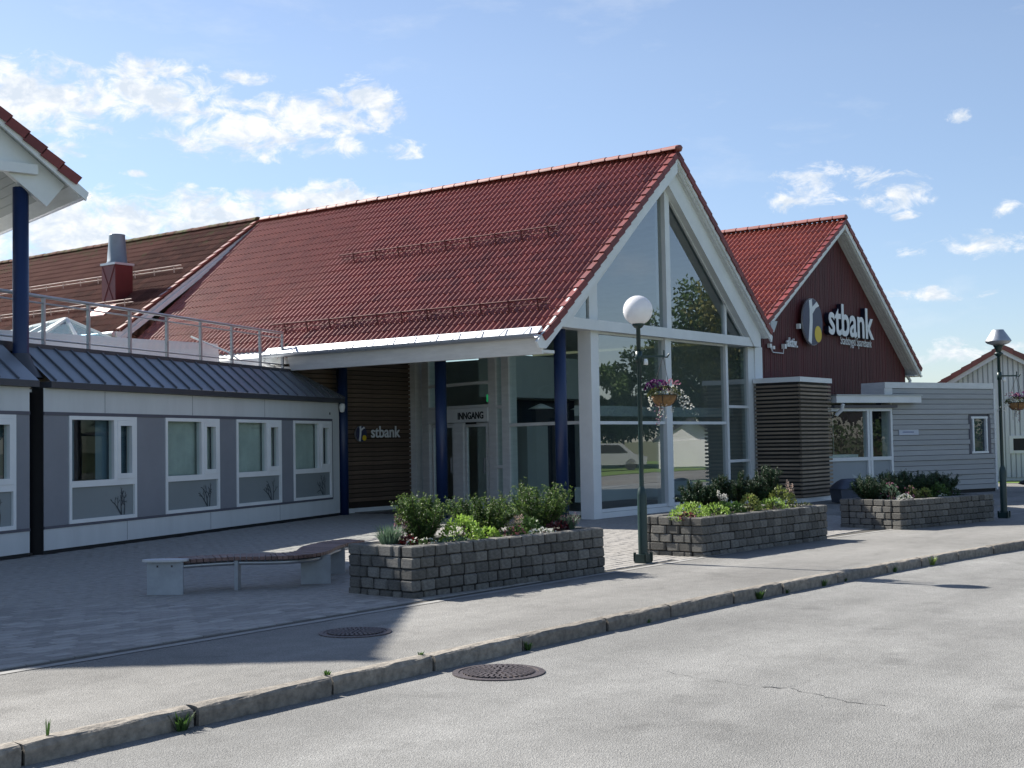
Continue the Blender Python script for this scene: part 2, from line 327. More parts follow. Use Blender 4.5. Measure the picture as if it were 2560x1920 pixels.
def place_text(name, txt, mt, parent, fr, s0, s1, z0, d, extrude=.006, offset=0.0, hscale=1.0, spacing=1.0, me=None):
    me = text_mesh(txt, 1, 0.01, offset, spacing); me.name = name; me.materials.clear(); me.materials.append(mt)
    xs = [v.co.x for v in me.vertices]; w = max(xs)-min(xs); k = (s1-s0)/w; x0 = min(xs)
    for v in me.vertices:
        c = v.co.copy(); q = fr.p(s0+(c.x-x0)*k, d+c.z/.01*extrude, z0+c.y*k*hscale); v.co = q
    me.update(); o = bpy.data.objects.new(name, me); C.objects.link(o); attach(o, parent); return o
rng = random.Random(7)
# ================================================================= SETTING
def kerb_y(x):
    return 6.48 if x < 9 else 6.48-.0062*(x-9)**2 if x < 24 else 6.48-.0062*225-.186*(min(x, 29)-24)
def strip_mesh(name, xs, ylo, yhi, z, mt):
    mb = MB(); vs = []; fs = []
    for x in xs: vs += [(x, ylo(x), z), (x, yhi(x), z)]
    for i in range(len(xs)-1): fs.append((2*i, 2*i+2, 2*i+3, 2*i+1))
    mb.add(vs, fs); return mb.build(name, mt)
XS = [-20+i*1.0 for i in range(0, 101)]
g = MB(); g.quad((-900, -900, -.16), (900, -900, -.16), (900, 900, -.16), (-900, 900, -.16)); structure(g.build('ground', EARTH))
road = structure(strip_mesh('road', XS, lambda x: kerb_y(x)-9.5, lambda x: kerb_y(x)+.02, -.11, ROADM))
def strip_y(x): return 8.66 if x < 14 else 8.66-.0055*(x-14)**2
pave = structure(strip_mesh('footway', XS, lambda x: kerb_y(x)+.125, lambda x: strip_y(x)+.0, 0.0, PAVE))
structure(strip_mesh('edge_strip', [x*.5-20 for x in range(0, 130)], lambda x: strip_y(x)-.02+.012*math.sin(x*5), lambda x: strip_y(x)+.075, .005, STRIP))
# plaza bed
plaza = MB(); vs = []
plaza.add([(-20, 8.72, -.012), (20, 8.5, -.012), (33, 6.6, -.012), (33, 30, -.012), (-20, 30, -.012)], [(0, 1, 2, 3, 4)])
plaza = structure(plaza.build('plaza', PAVJ))
yard = MB(); yard.quad((24.9, 3, -.006), (43.2, -2, -.006), (43.2, 16, -.006), (24.9, 16, -.006)); yard = structure(yard.build('yard', PAVE))
lawn = MB(); lawn.quad((43.2, 5, .01), (70, 5, .01), (70, 40, .01), (43.2, 40, .01)); structure(lawn.build('lawn', GRASS))
def paver_mesh(l, w):
    mb = MB(); c = .006; h = .03; x, y = l/2, w/2
    mb.add([(-x, -y, -h), (x, -y, -h), (x, y, -h), (-x, y, -h), (-x, -y, -c), (x, -y, -c), (x, y, -c), (-x, y, -c), (-x+c, -y+c, 0), (x-c, -y+c, 0), (x-c, y-c, 0), (-x+c, y-c, 0)],
           [(0, 1, 5, 4), (1, 2, 6, 5), (2, 3, 7, 6), (3, 0, 4, 7), (4, 5, 9, 8), (5, 6, 10, 9), (6, 7, 11, 10), (7, 4, 8, 11), (8, 9, 10, 11)])
    return mb
def build_pavers():
    PL_, PW = .21, .14; items = []
    y = 8.84; row = 0
    while y < 22.5:
        x = 3.6+(row % 2)*PL_/2
        while x < 25.2:
            ok = y-PW/2 > strip_y(x)+.12
            # in front of the wing facade / hall / beds
            fac = 17.93+(x-11.77)*math.tan(R(18.75))
            if x < 21.6 and y > fac+.05: ok = False
            if x > 22.1 and y > 14.75 and y < 14.9+(x-22.35)*3.1: ok = False
            if y > 21.6: ok = False
            if x/y < .60: ok = False
            if ok: items.append((x, y))
            x += PL_
        y += PW; row += 1
    items.sort(key=lambda p: p[0]*.8+p[1]*.6)
    base = paver_mesh(PL_-.008, PW-.008); me = mesh_from(base, 'paver', PAVER)
    for x, y in items[:300]:
        inst('paver', me, Matrix.Translation((x+rng.uniform(-.002, .002), y+rng.uniform(-.002, .002), rng.uniform(-.003, .002))) @ Matrix.Rotation(rng.uniform(-.012, .012), 4, 'Z') @ Matrix.Rotation(rng.uniform(-.008, .008), 4, 'X'), plaza)
    mb = MB()
    for x, y in items[300:]:
        dz = rng.uniform(-.003, .002); tx = rng.uniform(-.008, .008); a = rng.uniform(-.012, .012)
        mb.add([(x+p.x-p.y*a, y+p.y+p.x*a, p.z+dz+p.y*tx) for p in base.v], base.f)
    stuff(mb.build('paver_field', PAVER2, plaza))
# per-piece colour for the joined field: brick-cell lookup in object space
PAVER2 = mat('concrete_paver_field', (.24, .23, .21), .88, .16, 9, bump=.35, bscale=60, col2=(.34, .32, .295), detail=2)
build_pavers()
def build_kerb():
    kb = MB(); vs = []; fs = []
    for x in XS: vs += [(x, kerb_y(x)+.02, -.13), (x, kerb_y(x)+.12, -.13), (x, kerb_y(x)+.02, -.03), (x, kerb_y(x)+.12, -.03)]
    for i in range(len(XS)-1):
        a = 4*i; fs += [(a, a+4, a+6, a+2), (a+2, a+6, a+7, a+3)]
    kb.add(vs, fs); kb = structure(kb.build('kerb', MORTAR))
    var = []
    for k in range(5):
        r = random.Random(k+3); mb = MB(); n = 9; prof = [(0, -.14), (-.004, -.03), (.004, -.008), (.022, 0.004), (.10, .008), (.165, .005), (.175, -.02)]
        vs = []; fs = []
        for i in range(n):
            x = -.5+i/(n-1)
            for j, (py, pz) in enumerate(prof):
                jx = .004*r.uniform(-1, 1); vs.append((x*.985+(0 if 0 < i < n-1 else jx), py+r.uniform(-.006, .006)*(1 if j in (1, 2, 3) else .3), pz+r.uniform(-.005, .005)*(1 if 1 <= j <= 4 else 0)))
        m_ = len(prof)
        for i in range(n-1):
            for j in range(m_-1): fs.append((i*m_+j, (i+1)*m_+j, (i+1)*m_+j+1, i*m_+j+1))
        fs += [tuple(range(m_)), tuple((n-1)*m_+j for j in reversed(range(m_)))]
        mb.add(vs, fs); var.append(mesh_from(mb, 'kerb_stone', KERB))
    x = 3.05; i = 0
    while x < 30:
        ln = 1.15+rng.uniform(-.2, .2); xm = x+ln/2; ang = math.atan2(kerb_y(x+ln)-kerb_y(x), ln)
        inst('kerb_stone', var[i % 5], Matrix.Translation((xm, kerb_y(xm)+rng.uniform(-.008, .008), rng.uniform(-.004, .006))) @ Matrix.Rotation(ang, 4, 'Z') @ Matrix.Diagonal((ln-.012, .74, 1, 1)), kb)
        x += ln; i += 1
build_kerb()
# road cracks
def crack(pts, w):
    mb = MB(); r = random.Random(5)
    for (a, b) in zip(pts[:-1], pts[1:]):
        a = Vector((*a, 0)); b = Vector((*b, 0)); n = max(2, int((b-a).length/.05)); prev = None
        for i in range(n+1):
            p = a.lerp(b, i/n)+Vector((r.uniform(-.02, .02), r.uniform(-.02, .02), 0)); ww = w*r.uniform(.2, 1.3)
            pr = Vector((ww, ww*.3, 0)); q = (p-pr, p+pr)
            if prev: mb.quad((*prev[0].xy, -.1065), (*prev[1].xy, -.1065), (*q[1].xy, -.1065), (*q[0].xy, -.1065))
            prev = q
    return mb.build('crack', BLACK, road)
crack([(8.44, 5.0), (8.31, 4.62), (8.27, 4.2)], .002); crack([(8.25, 4.12), (8.32, 3.96), (8.22, 3.76), (8.09, 3.45), (8.08, 3.2)], .006); crack([(8.32, 3.97), (8.66, 3.96), (8.9, 4.0)], .003)
# ================================================================= ROOF TILES
def tile_mesh(w, gauge, name, mt, waves=2, amp=.042, lift=.018):
    mb = MB(); n = 12; ln = gauge*1.08; top = []; vs = []
    for j, (y, zz) in enumerate(((0, lift), (ln, 0))):
        for i in range(n+1):
            t = i/n*waves; c = -math.cos(2*math.pi*t); h = amp*(c if c > 0 else .75*c)
            vs.append((i/n*w, y, zz+h))
    k = n+1
    mb.add(vs, [(i, i+1, k+i+1, k+i) for i in range(n)], True)
    lip = [(vs[i][0], 0, vs[i][2]) for i in range(k)]+[(vs[i][0], .004, vs[i][2]-.03) for i in range(k)]
    mb.add(lip, [(k+i, k+i+1, i+1, i) for i in range(n)])
    return mb, mesh_from(mb, name, mt)
def tiled_slope(roof, o, along, upv, nrm, ncol, nrow, w, gauge, mt, key, limit=300, skip=None, name='roof_tile', amp=.042):
    o, along, upv, nrm = map(Vector, (o, along, upv, nrm))
    mb, me = tile_mesh(w, gauge, name, mt, amp=amp)
    M0 = Matrix((along, upv, nrm)).transposed().to_4x4(); items = []
    for c in range(ncol):
        for r in range(nrow):
            if skip and skip(c, r): continue
            p = o+along*(c*w)+upv*(r*gauge); items.append((key(p), p))
    items.sort(key=lambda t: t[0])
    for _, p in items[:limit]:
        M = M0.copy(); M.translation = p+nrm*rng.uniform(-.003, .003); inst(name, me, M @ Matrix.Rotation(rng.uniform(-.006, .006), 4, 'Z'), roof)
    if len(items) > limit:
        big = MB()
        for _, p in items[limit:]:
            M = M0.copy(); M.translation = p+nrm*rng.uniform(-.003, .003); big.add([M @ v for v in mb.v], mb.f); big.sm[-len(mb.f):] = mb.sm
        stuff(big.build(name+'_field', mt, roof))
def half_tile(name, ln, rad, mt):   # ridge tile along +x
    mb = MB(); n = 8; vs = []; fs = []
    for j, x in enumerate((0, ln)):
        rr = rad*(1.06 if j == 0 else .96)
        for i in range(n+1):
            a = math.pi*i/n; vs.append((x, rr*math.cos(a), rr*math.sin(a)*.8))
    for i in range(n): fs.append((i, i+1, n+1+i+1, n+1+i))
    mb.add(vs, fs, True); mb.add(vs[:n+1], [tuple(range(n+1))]); mb.add(vs[n+1:], [tuple(reversed(range(n+1)))]); return mesh_from(mb, name, mt)
def ridge_run(parent, a, b, ln, rad, mt):
    a, b = Vector(a), Vector(b); d = (b-a).normalized(); me = half_tile('ridge_tile', ln*1.06, rad, mt); n = int((b-a).length/ln)
    M0 = Matrix((d, Vector((0, 0, 1)).cross(d), Vector((0, 0, 1)))).transposed().to_4x4()
    for i in range(n):
        M = M0.copy(); M.translation = a+d*(i*ln)+Vector((0, 0, rng.uniform(-.006, .006))); inst('ridge_tile', me, M, parent)
def verge_run(parent, o, upv, nrm, out, gauge, n, mt, depth=.15, name='verge_tile'):
    # L-shaped verge tiles: out = direction out of the gable
    o, upv, nrm, out = map(Vector, (o, upv, nrm, out)); mb = MB(); ln = gauge*1.05
    def P(a, b, c): return (a, b, c)
    # local x=out, y=up slope, z=normal ; thickness
    mb.box8([P(0, 0, -depth+.03), P(.025, 0, -depth+.03), P(.025, ln, -depth), P(0, ln, -depth), P(0, 0, .058), P(.025, 0, .058), P(.025, ln, .026), P(0, ln, .026)])
    mb.box8([P(-.10, 0, .035), P(0, 0, .035), P(0, ln, .005), P(-.10, ln, .005), P(-.10, 0, .058), P(0, 0, .058), P(0, ln, .026), P(-.10, ln, .026)])
    me = mesh_from(mb, name, mt); M0 = Matrix((out, upv, nrm)).transposed().to_4x4()
    for i in range(n):
        M = M0.copy(); M.translation = o+upv*(i*gauge); inst(name, me, M, parent)
def snow_guard(parent, a, b, nrm, upv, mt, n, h=.16, double=False):
    a, b, nrm, upv = map(Vector, (a, b, nrm, upv)); d = (b-a); g = thing  # noqa
    mb = MB(); mb.tube([a+nrm*(h+.03), b+nrm*(h+.03)], .016, 6)
    if double: mb.tube([a+nrm*(h*.55), b+nrm*(h*.55)], .014, 6)
    rail = mb.build('snow_guard', mt, parent)
    br = MB()
    for i in range(n):
        p = a+d*((i+.35)/n); br = MB(); br.beam(p-upv*.10+nrm*.02, p+nrm*(h+.05), .035, .012, nrm); br.beam(p+upv*.16+nrm*.02, p+nrm*(h+.02), .03, .010, nrm); br.build('bracket', mt, rail)
    if not double:
        lat = MB(); m_ = n*5
        for i in range(m_):
            p = a+d*(i/m_); q = a+d*((i+1)/m_); lat.tube([p+nrm*.05, q+nrm*(h*.8)] if i % 2 else [p+nrm*(h*.8), q+nrm*.05], .006, 4, False)
        lat.tube([a+nrm*.06, b+nrm*.06], .009, 4, False); lat.build('lattice', mt, rail)
dist = lambda p: math.sqrt(p.x**2+p.y**2)
# ================================================================= MAIN HALL (glass gable)
TP = math.tan(R(40)); CP, SP = math.cos(R(40)), math.sin(R(40))
RX, RZ = 25.35, 8.02          # ridge of the slab top
YG, YB = 14.81, 14.42         # glass plane, front of the roof
hall = thing('gabled_hall', 'white glass-gabled hall with glossy dark red tiled roof and blue columns', 'building', (25.35, 14.81, 0))
FG = Fr((0, YG), 0)
def zl(x): return RZ-TP*(RX-x)
def zr(x): return RZ-TP*(x-RX)
def build_hall():
    YE = 28.0; t = .14/CP
    # roof slabs (white underside) : left & right
    mb = MB()
    xl = 20.18; poly = [(RX, YB+.03, RZ-.08), (xl, YB+.03, zl(xl)-.08), (xl, YB+.03, zl(xl)-.08-t), (RX, YB+.03, RZ-.08-t)]
    mb.prism(poly, (0, YE-YB, 0))
    xr = 29.75; poly = [(RX, YB+.03, RZ-.08-t), (xr, YB+.03, zr(xr)-.08-t), (xr, YB+.03, zr(xr)-.08), (RX, YB+.03, RZ-.08)]
    mb.prism(poly, (0, YE-YB, 0))
    roof = mb.build('roof', WHITE2, hall)
    # tiles left: columns run in +Y
    upL = Vector((CP, 0, SP)); nL = Vector((-SP, 0, CP)); o = Vector((20.08, YB+.02, zl(20.08)))-nL*.035
    gauge = 6.88/22; ncol = 45
    tiled_slope(roof, o+Vector((0, .08, 0)), (0, 1, 0), upL, nL, ncol, 22, .3, gauge, TILE, lambda p: (p-Vector((0, 0, 1.6))).length, skip=lambda c, r: (r == 0 and c*.3+YB+.3 > 21.75) )
    upR = Vector((-CP, 0, SP)); nR = Vector((SP, 0, CP)); oR = Vector((29.86, YE, zr(29.86)))-nR*.035
    tiled_slope(roof, oR, (0, -1, 0), upR, nR, 45, 18, .3, 5.9/18, TILE, dist, limit=0)
    ridge_run(roof, (RX, YB-.02, RZ+.0), (RX, YE, RZ+.0), .375, .125, RIDGE)
    verge_run(roof, o+Vector((0, -.03, 0)), upL, nL, (0, -1, 0), gauge, 22, VERGE, .11)
    verge_run(roof, Vector((29.86, YB-.01, zr(29.86)))-nR*.035, upR, nR, (0, -1, 0), 5.9/18, 18, VERGE, .11)
    MB().lathe((RX, YB-.03, RZ+.05), [(0, .06), (.07, .05), (.10, 0), (.07, -.08), (0, -.1)], 12).build('ridge_end_cap', TILE, roof)
    # snow guards
    def on(x, y): return Vector((x, y, zl(x)))
    snow_guard(roof, on(20.86, 14.75), on(20.86, 22.6), nL, upL, GUARD, 11)
    snow_guard(roof, on(23.03, 16.0), on(23.03, 22.5), nL, upL, GUARD, 9)
    # barge boards, front face at YB
    for nm, sgn, xe, w0, w1 in (('left', -1, 19.86, .10, .50), ('right', 1, 29.9, .10, .24)):
        z = zl if sgn < 0 else zr
        poly = [(RX, YB, RZ-w0), (xe, YB, z(xe)-w0), (xe+(0.0 if sgn < 0 else -.05), YB, z(xe)-w1), (RX, YB, RZ-w1)]
        if sgn < 0: poly = [(RX, YB, RZ-w0), (19.9, YB, 3.48), (19.98, YB, 3.36), (20.2, YB, 3.36), (RX, YB, RZ-w1)]
        if sgn > 0: poly.reverse()
        MB().prism(poly, (0, .045, 0)).build('barge_board', WHITE, hall)
    # right-hand soffit boards under the overhang, running up the slope
    for k in range(2):
        y0 = YB+.05+k*.068; poly = [(RX+.1, y0, zr(RX+.1)-.27), (29.72, y0, zr(29.72)-.27), (29.72, y0, zr(29.72)-.30), (RX+.1, y0, zr(RX+.1)-.30)]
        MB().prism(poly, (0, .058, 0)).build('soffit_board', WHITE2, hall)
    # wide rafter boards of the gable, proud of the glass
    YR = 14.60
    MB().prism([(25.207, YR, 7.27), (25.207, YR, 7.62), (20.9, YR, zl(20.9)-.28), (20.9, YR, 3.84), (21.1, YR, 3.84), (21.42, YR, 4.06)], (0, .2, 0)).build('gable_rafter', WHITE, hall)
    MB().prism([(25.212, YR, 7.27), (29.03, YR, 4.06), (29.25, YR, 3.84), (29.6, YR, 3.84), (29.6, YR, zr(29.6)-.28), (25.35, YR, 7.74), (25.212, YR, 7.62)], (0, .2, 0)).build('gable_rafter', WHITE, hall)
    MB().beam((25.28, 14.79, 7.20), (29.0, 14.79, 4.07), .03, .05, (0, 1, 0)).build('glazing_bead', WHITE2, hall)
    # cross beam and posts
    fbox(FG, 'cross_beam', WHITE, hall, 20.92, 29.62, -.15, .18, 3.84, 4.055)
    for nm, s0, s1, d0, d1, z0, z1 in (('corner_post', 22.28, 22.57, -.30, .02, 0, 3.863), ('mullion', 25.24, 25.49, -.25, .035, .12, 3.863), ('mullion', 28.11, 28.22, -.12, .01, .12, 3.863),
                                       ('corner_post', 29.29, 29.62, -.20, .0, 0, 3.863), ('corner_post', 29.625, 30.02, -.24, .03, 0, 3.863),
                                       ('mullion', 22.27, 22.58, -.22, .005, 4.056, 4.92), ('mullion', 25.3, 25.5, -.20, .06, 4.056, 7.42), ('mullion', 28.12, 28.22, -.10, .005, 4.056, 5.2)):
        fbox(FG, nm, WHITE, hall, s0, s1, d0, d1, z0, z1)
    fbox(FG, 'sill', WHITE, hall, 22.575, 29.285, -.2, -.0, .0, .115)
    for s0, s1, z in ((22.575, 25.235, 1.965), (25.495, 28.105, 1.965), (28.225, 29.285, 2.36), (28.225, 29.285, 1.05), (22.575, 25.235, .155), (25.495, 28.105, .155), (28.225, 29.285, .155), (22.575, 25.235, 3.83), (25.495, 28.105, 3.83)):
        fbox(FG, 'rail', WHITE, hall, s0, s1, -.10, -.012, z-.033, z+.033)
    # panes
    for s0, s1, z0, z1 in ((22.575, 25.235, .19, 1.93), (22.575, 25.235, 2.0, 3.8), (25.495, 28.105, .19, 1.93), (25.495, 28.105, 2.0, 3.8), (28.225, 29.285, .19, 1.015), (28.225, 29.285, 1.085, 2.325), (28.225, 29.285, 2.395, 3.86)):
        mb = MB(); mb.quad(FG.p(s0, -.06, z0), FG.p(s1, -.06, z0), FG.p(s1, -.06, z1), FG.p(s0, -.06, z1)); mb.build('pane', GLASSB, hall)
    for tri in ([(21.2, 4.07), (22.26, 4.07), (22.26, zl(22.26)-.5), (21.2, zl(21.2)-.48)], [(22.59, 4.07), (25.29, 4.07), (25.29, zl(25.29)-.5), (22.59, zl(22.59)-.5)], [(25.53, 4.07), (28.11, 4.07), (28.11, zr(28.11)-.5), (25.53, zr(25.53)-.5)], [(28.23, 4.07), (29.4, 4.07), (29.4, zr(29.4)-.48), (28.23, zr(28.23)-.5)]):
        mb = MB(); mb.add([FG.p(s, -.035, z) for s, z in tri], [tuple(range(len(tri)))]); mb.build('pane', GLASSB, hall)
    # blue columns
    for x, y in ((21.5, 15.02), (21.62, 18.25), (21.78, 21.36)):
        MB().lathe((x, y, 0), [(.0, 0), (.125, 0), (.125, 3.86 if y < 16 else 3.45), (0, 3.9 if y < 16 else 3.45)], 20).build('column', BLUE, hall)
    # eave: soffit, fascia, gutter with clips
    mb = MB(); mb.box(20.18, 20.75, 14.62, 22.0, 3.30, 3.36); mb.build('eave_soffit', WHITE2, hall)
    mb = MB(); mb.box8([(20.13, YB+.045, 3.26), (20.17, YB+.045, 3.26), (20.17, 21.3, 3.26), (20.13, 21.3, 3.26), (20.0, YB+.045, 3.62), (20.17, YB+.045, 3.62), (20.17, 21.3, 3.62), (20.0, 21.3, 3.62)]); mb.build('fascia', WHITE2, hall)
    gm = MB(); n = 8; ys = (YB+.05, 22.05); vs = []
    for y in ys:
        for i in range(n+1):
            a = math.pi+math.pi*i/n; vs.append((19.93+.075*math.cos(a), y, 3.625+.075*math.sin(a)))
    gm.add(vs, [(i, i+1, n+2+i, n+1+i) for i in range(n)], True)
    gutter = gm.build('gutter', ZINC, hall)
    MB().box8([(19.99, YB+.05, 3.64), (20.16, YB+.05, 3.70), (20.16, 22.05, 3.70), (19.99, 22.05, 3.64), (19.99, YB+.05, 3.65), (20.14, YB+.05, 3.79), (20.14, 22.05, 3.79), (19.99, 22.05, 3.65)]).build('eave_flashing', ZINC, gutter)
    for i in range(13):
        y = YB+.3+i*.58; MB().beam((19.86, y, 3.63), (20.12, y, 3.795), .025, .012).build('gutter_clip', ZINC, gutter)
    MB().tube([(19.93, 21.95, 3.56), (19.93, 21.98, 3.45), (20.35, 21.9, 3.30), (20.9, 21.75, 3.12), (21.35, 21.6, 2.95), (21.38, 21.58, 2.8)], .045, 8).build('downpipe', WHITE, hall)
    # slatted timber wall facing the entrance
    wall = box('slat_wall', mat('slat_backing', (.03, .021, .015), .9), hall, 20.4, 24.42, 21.66, 21.9, .0, 3.9)
    mb = MB(); mb.box(0, 4.05, -.03, 0, 0, .084); sm = mesh_from(mb, 'slat', SLAT)
    for i in range(34): inst('slat', sm, Matrix.Translation((20.38, 21.645, .26+i*.107)) @ Matrix.Rotation(.0, 4, 'X'), wall)
    box('base_board', WHITE, wall, 20.4, 24.4, 21.6, 21.64, .0, .11)
    box('entrance_post', WHITE2, hall, 24.43, 24.72, 21.45, 21.75, 0, 3.9)
    FW = Fr((0, 21.60), 0)
    logo(wall, FW, 22.60, 1.855, .19, .05)
    place_text('lettering', 'stbank', SIGNW, wall, FW, 22.93, 23.96, 1.77, .06, .008, .012, 1.0)
    # side glazing and entrance (along the recess)
    ang = math.atan2(6.7, 2.15); GS = Fr((22.42, 14.95), ang); GS.n = -GS.n     # outward = towards -X
    ex = lambda nm, mt, *a: fbox(GS, nm, mt, hall, *a)
    for s0, s1, w in ((2.88, 3.16, .22), (3.39, 3.69, .2), (6.30, 6.62, .2)): ex('mullion', WHITE2, s0, s1, -w, .0, 0, 3.9)
    for s0, s1, z in ((.3, 2.88, 1.98), (3.16, 3.39, 2.4), (3.16, 3.39, 1.05), (3.69, 6.3, 2.98), (.3, 2.88, .1), (3.69, 6.3, 2.44)): ex('rail', WHITE2, s0, s1, -.08, -.005, z-.035, z+.035)
    ex('door_header', WHITE, 3.70, 6.29, -.2, .03, 2.08, 2.40)
    ex('door_sensor', BLACK, 4.15, 4.55, .03, .07, 2.03, 2.075)
    place_sign = Fr((22.42, 14.95), ang)
    t_ = text_mesh('INNGANG', 1, .01, .03); t_.name = 'lettering'; t_.materials.clear(); t_.materials.append(BLACK)
    xs = [v.co.x for v in t_.vertices]; k = 1.08/(max(xs)-min(xs))
    for v in t_.vertices: c = v.co.copy(); v.co = GS.p(4.93-(c.x-min(xs))*k, .036+c.z*.3, 2.155+c.y*k*.95)
    to = bpy.data.objects.new('lettering', t_); C.objects.link(to); attach(to, hall)
    # doors: two sliding leaves
    for s0, s1 in ((3.78, 4.74), (5.2, 6.22)):
        df = MB()
        for a in ((s0, s0+.08, .05, 2.05), (s1-.08, s1, .05, 2.05), (s0+.08, s1-.08, 1.97, 2.05), (s0+.08, s1-.08, .05, .26)): GS.box(df, a[0], a[1], -.09, -.03, a[2], a[3])
        d = df.build('door', WHITE2, hall); mb = MB(); mb.quad(GS.p(s0+.08, -.06, .26), GS.p(s1-.08, -.06, .26), GS.p(s1-.08, -.06, 1.97), GS.p(s0+.08, -.06, 1.97)); mb.build('pane', GLASSE, d)
        h = MB(); GS.box(h, s0+.1, s0+.13, -.03, .02, .9, 1.25); h.build('handle', GALV, d)
    ex('door_jamb', WHITE2, 4.78, 5.16, -.14, .0, .0, 2.075)
    for s0, s1, z0, z1 in ((.3, 2.88, .14, 1.94), (.3, 2.88, 2.02, 3.9), (3.16, 3.39, .0, 1.01), (3.16, 3.39, 1.09, 2.36), (3.16, 3.39, 2.44, 3.9), (3.69, 6.3, 2.48, 2.94), (3.69, 6.3, 3.02, 3.9)):
        mb = MB(); mb.quad(GS.p(s0, -.045, z0), GS.p(s1, -.045, z0), GS.p(s1, -.045, z1), GS.p(s0, -.045, z1)); mb.build('pane', GLASSE, hall)
    # interior shell
    box('interior_floor', INTF, hall, 22.4, 30, 14.98, 27.6, -.02, .02)
    MB().prism([(29.9, 27.6, 0), (29.9, 27.6, 3.8), (25.35, 27.6, 7.5), (20.6, 27.6, 3.6), (20.6, 27.6, 0)], (0, .2, 0)).build('interior_back_wall', INTW, hall)
    box('interior_dado', INTD, hall, 24.6, 30, 27.45, 27.59, 0.02, 2.4)
    box('right_wall', INTW, hall, 29.75, 29.98, 15.06, 27.6, 0, 4.0)
    box('left_wall', INTW, hall, 20.4, 20.6, 21.92, 27.6, 0, 3.7)
    box('interior_bulkhead', INTW, hall, 24.9, 29.7, 19.4, 19.8, 2.7, 3.75)
    box('interior_partition', INTD, hall, 26.4, 29.7, 20.3, 20.5, 0.02, 2.69)
    box('interior_bulkhead', INTW, hall, 22.75, 29.5, 15.35, 15.55, 2.12, 2.34)
    box('low_bench', INTW, hall, 23.0, 29.1, 15.4, 15.75, .3, .62)
    for i in range(3): MB().lathe((24.4+i*1.7, 17.6, 2.35), [(0, .12), (.05, .11), (.30, .0), (.0, .0)], 16).build('pendant_lamp', INTW, hall)
    box('exit_sign', emit('exit_green', (.02, .28, .10), .35), hall, 24.1, 24.13, 18.6, 18.95, 2.55, 2.72)
    for i in range(2): box('cabinet', INTW, hall, 25.3+i*1.6, 26.2+i*1.6, 19.85, 20.2, .02, 2.0)
def logo(parent, fr, s, z, r, d):
    n = 36
    def disc(nm, mt, cs, cz, rr, d0, d1):
        poly = [fr.p(cs+rr*math.cos(2*math.pi*k/n), d1, cz+rr*math.sin(2*math.pi*k/n)) for k in range(n)]
        return MB().prism(poly, fr.n*(d0-d1)).build(nm, mt, parent)
    disc('logo_rim', ZINC, s, z, r, d-.045, d); disc('logo_disc', NAVY, s, z, r*.985, d, d+.006); disc('logo_dot', SIGNY, s+.50*r, z-.50*r, .35*r, d+.006, d+.012)
    stem = [(-.36, .90), (-.06, .965), (-.02, .45), (-.04, 0), (-.12, -.5), (-.2, -.95), (-.5, -.84), (-.40, -.4), (-.33, 0), (-.31, .5)]
    arm = [(-.03, .34), (-.035, .63), (.42, .89), (.66, .72), (.3, .6)]
    for pl in (stem, arm): MB().prism([fr.p(s+a*r, d+.011, z+b*r) for a, b in pl], fr.n*-.005).build('logo_letter', SIGNW, parent)
build_hall()
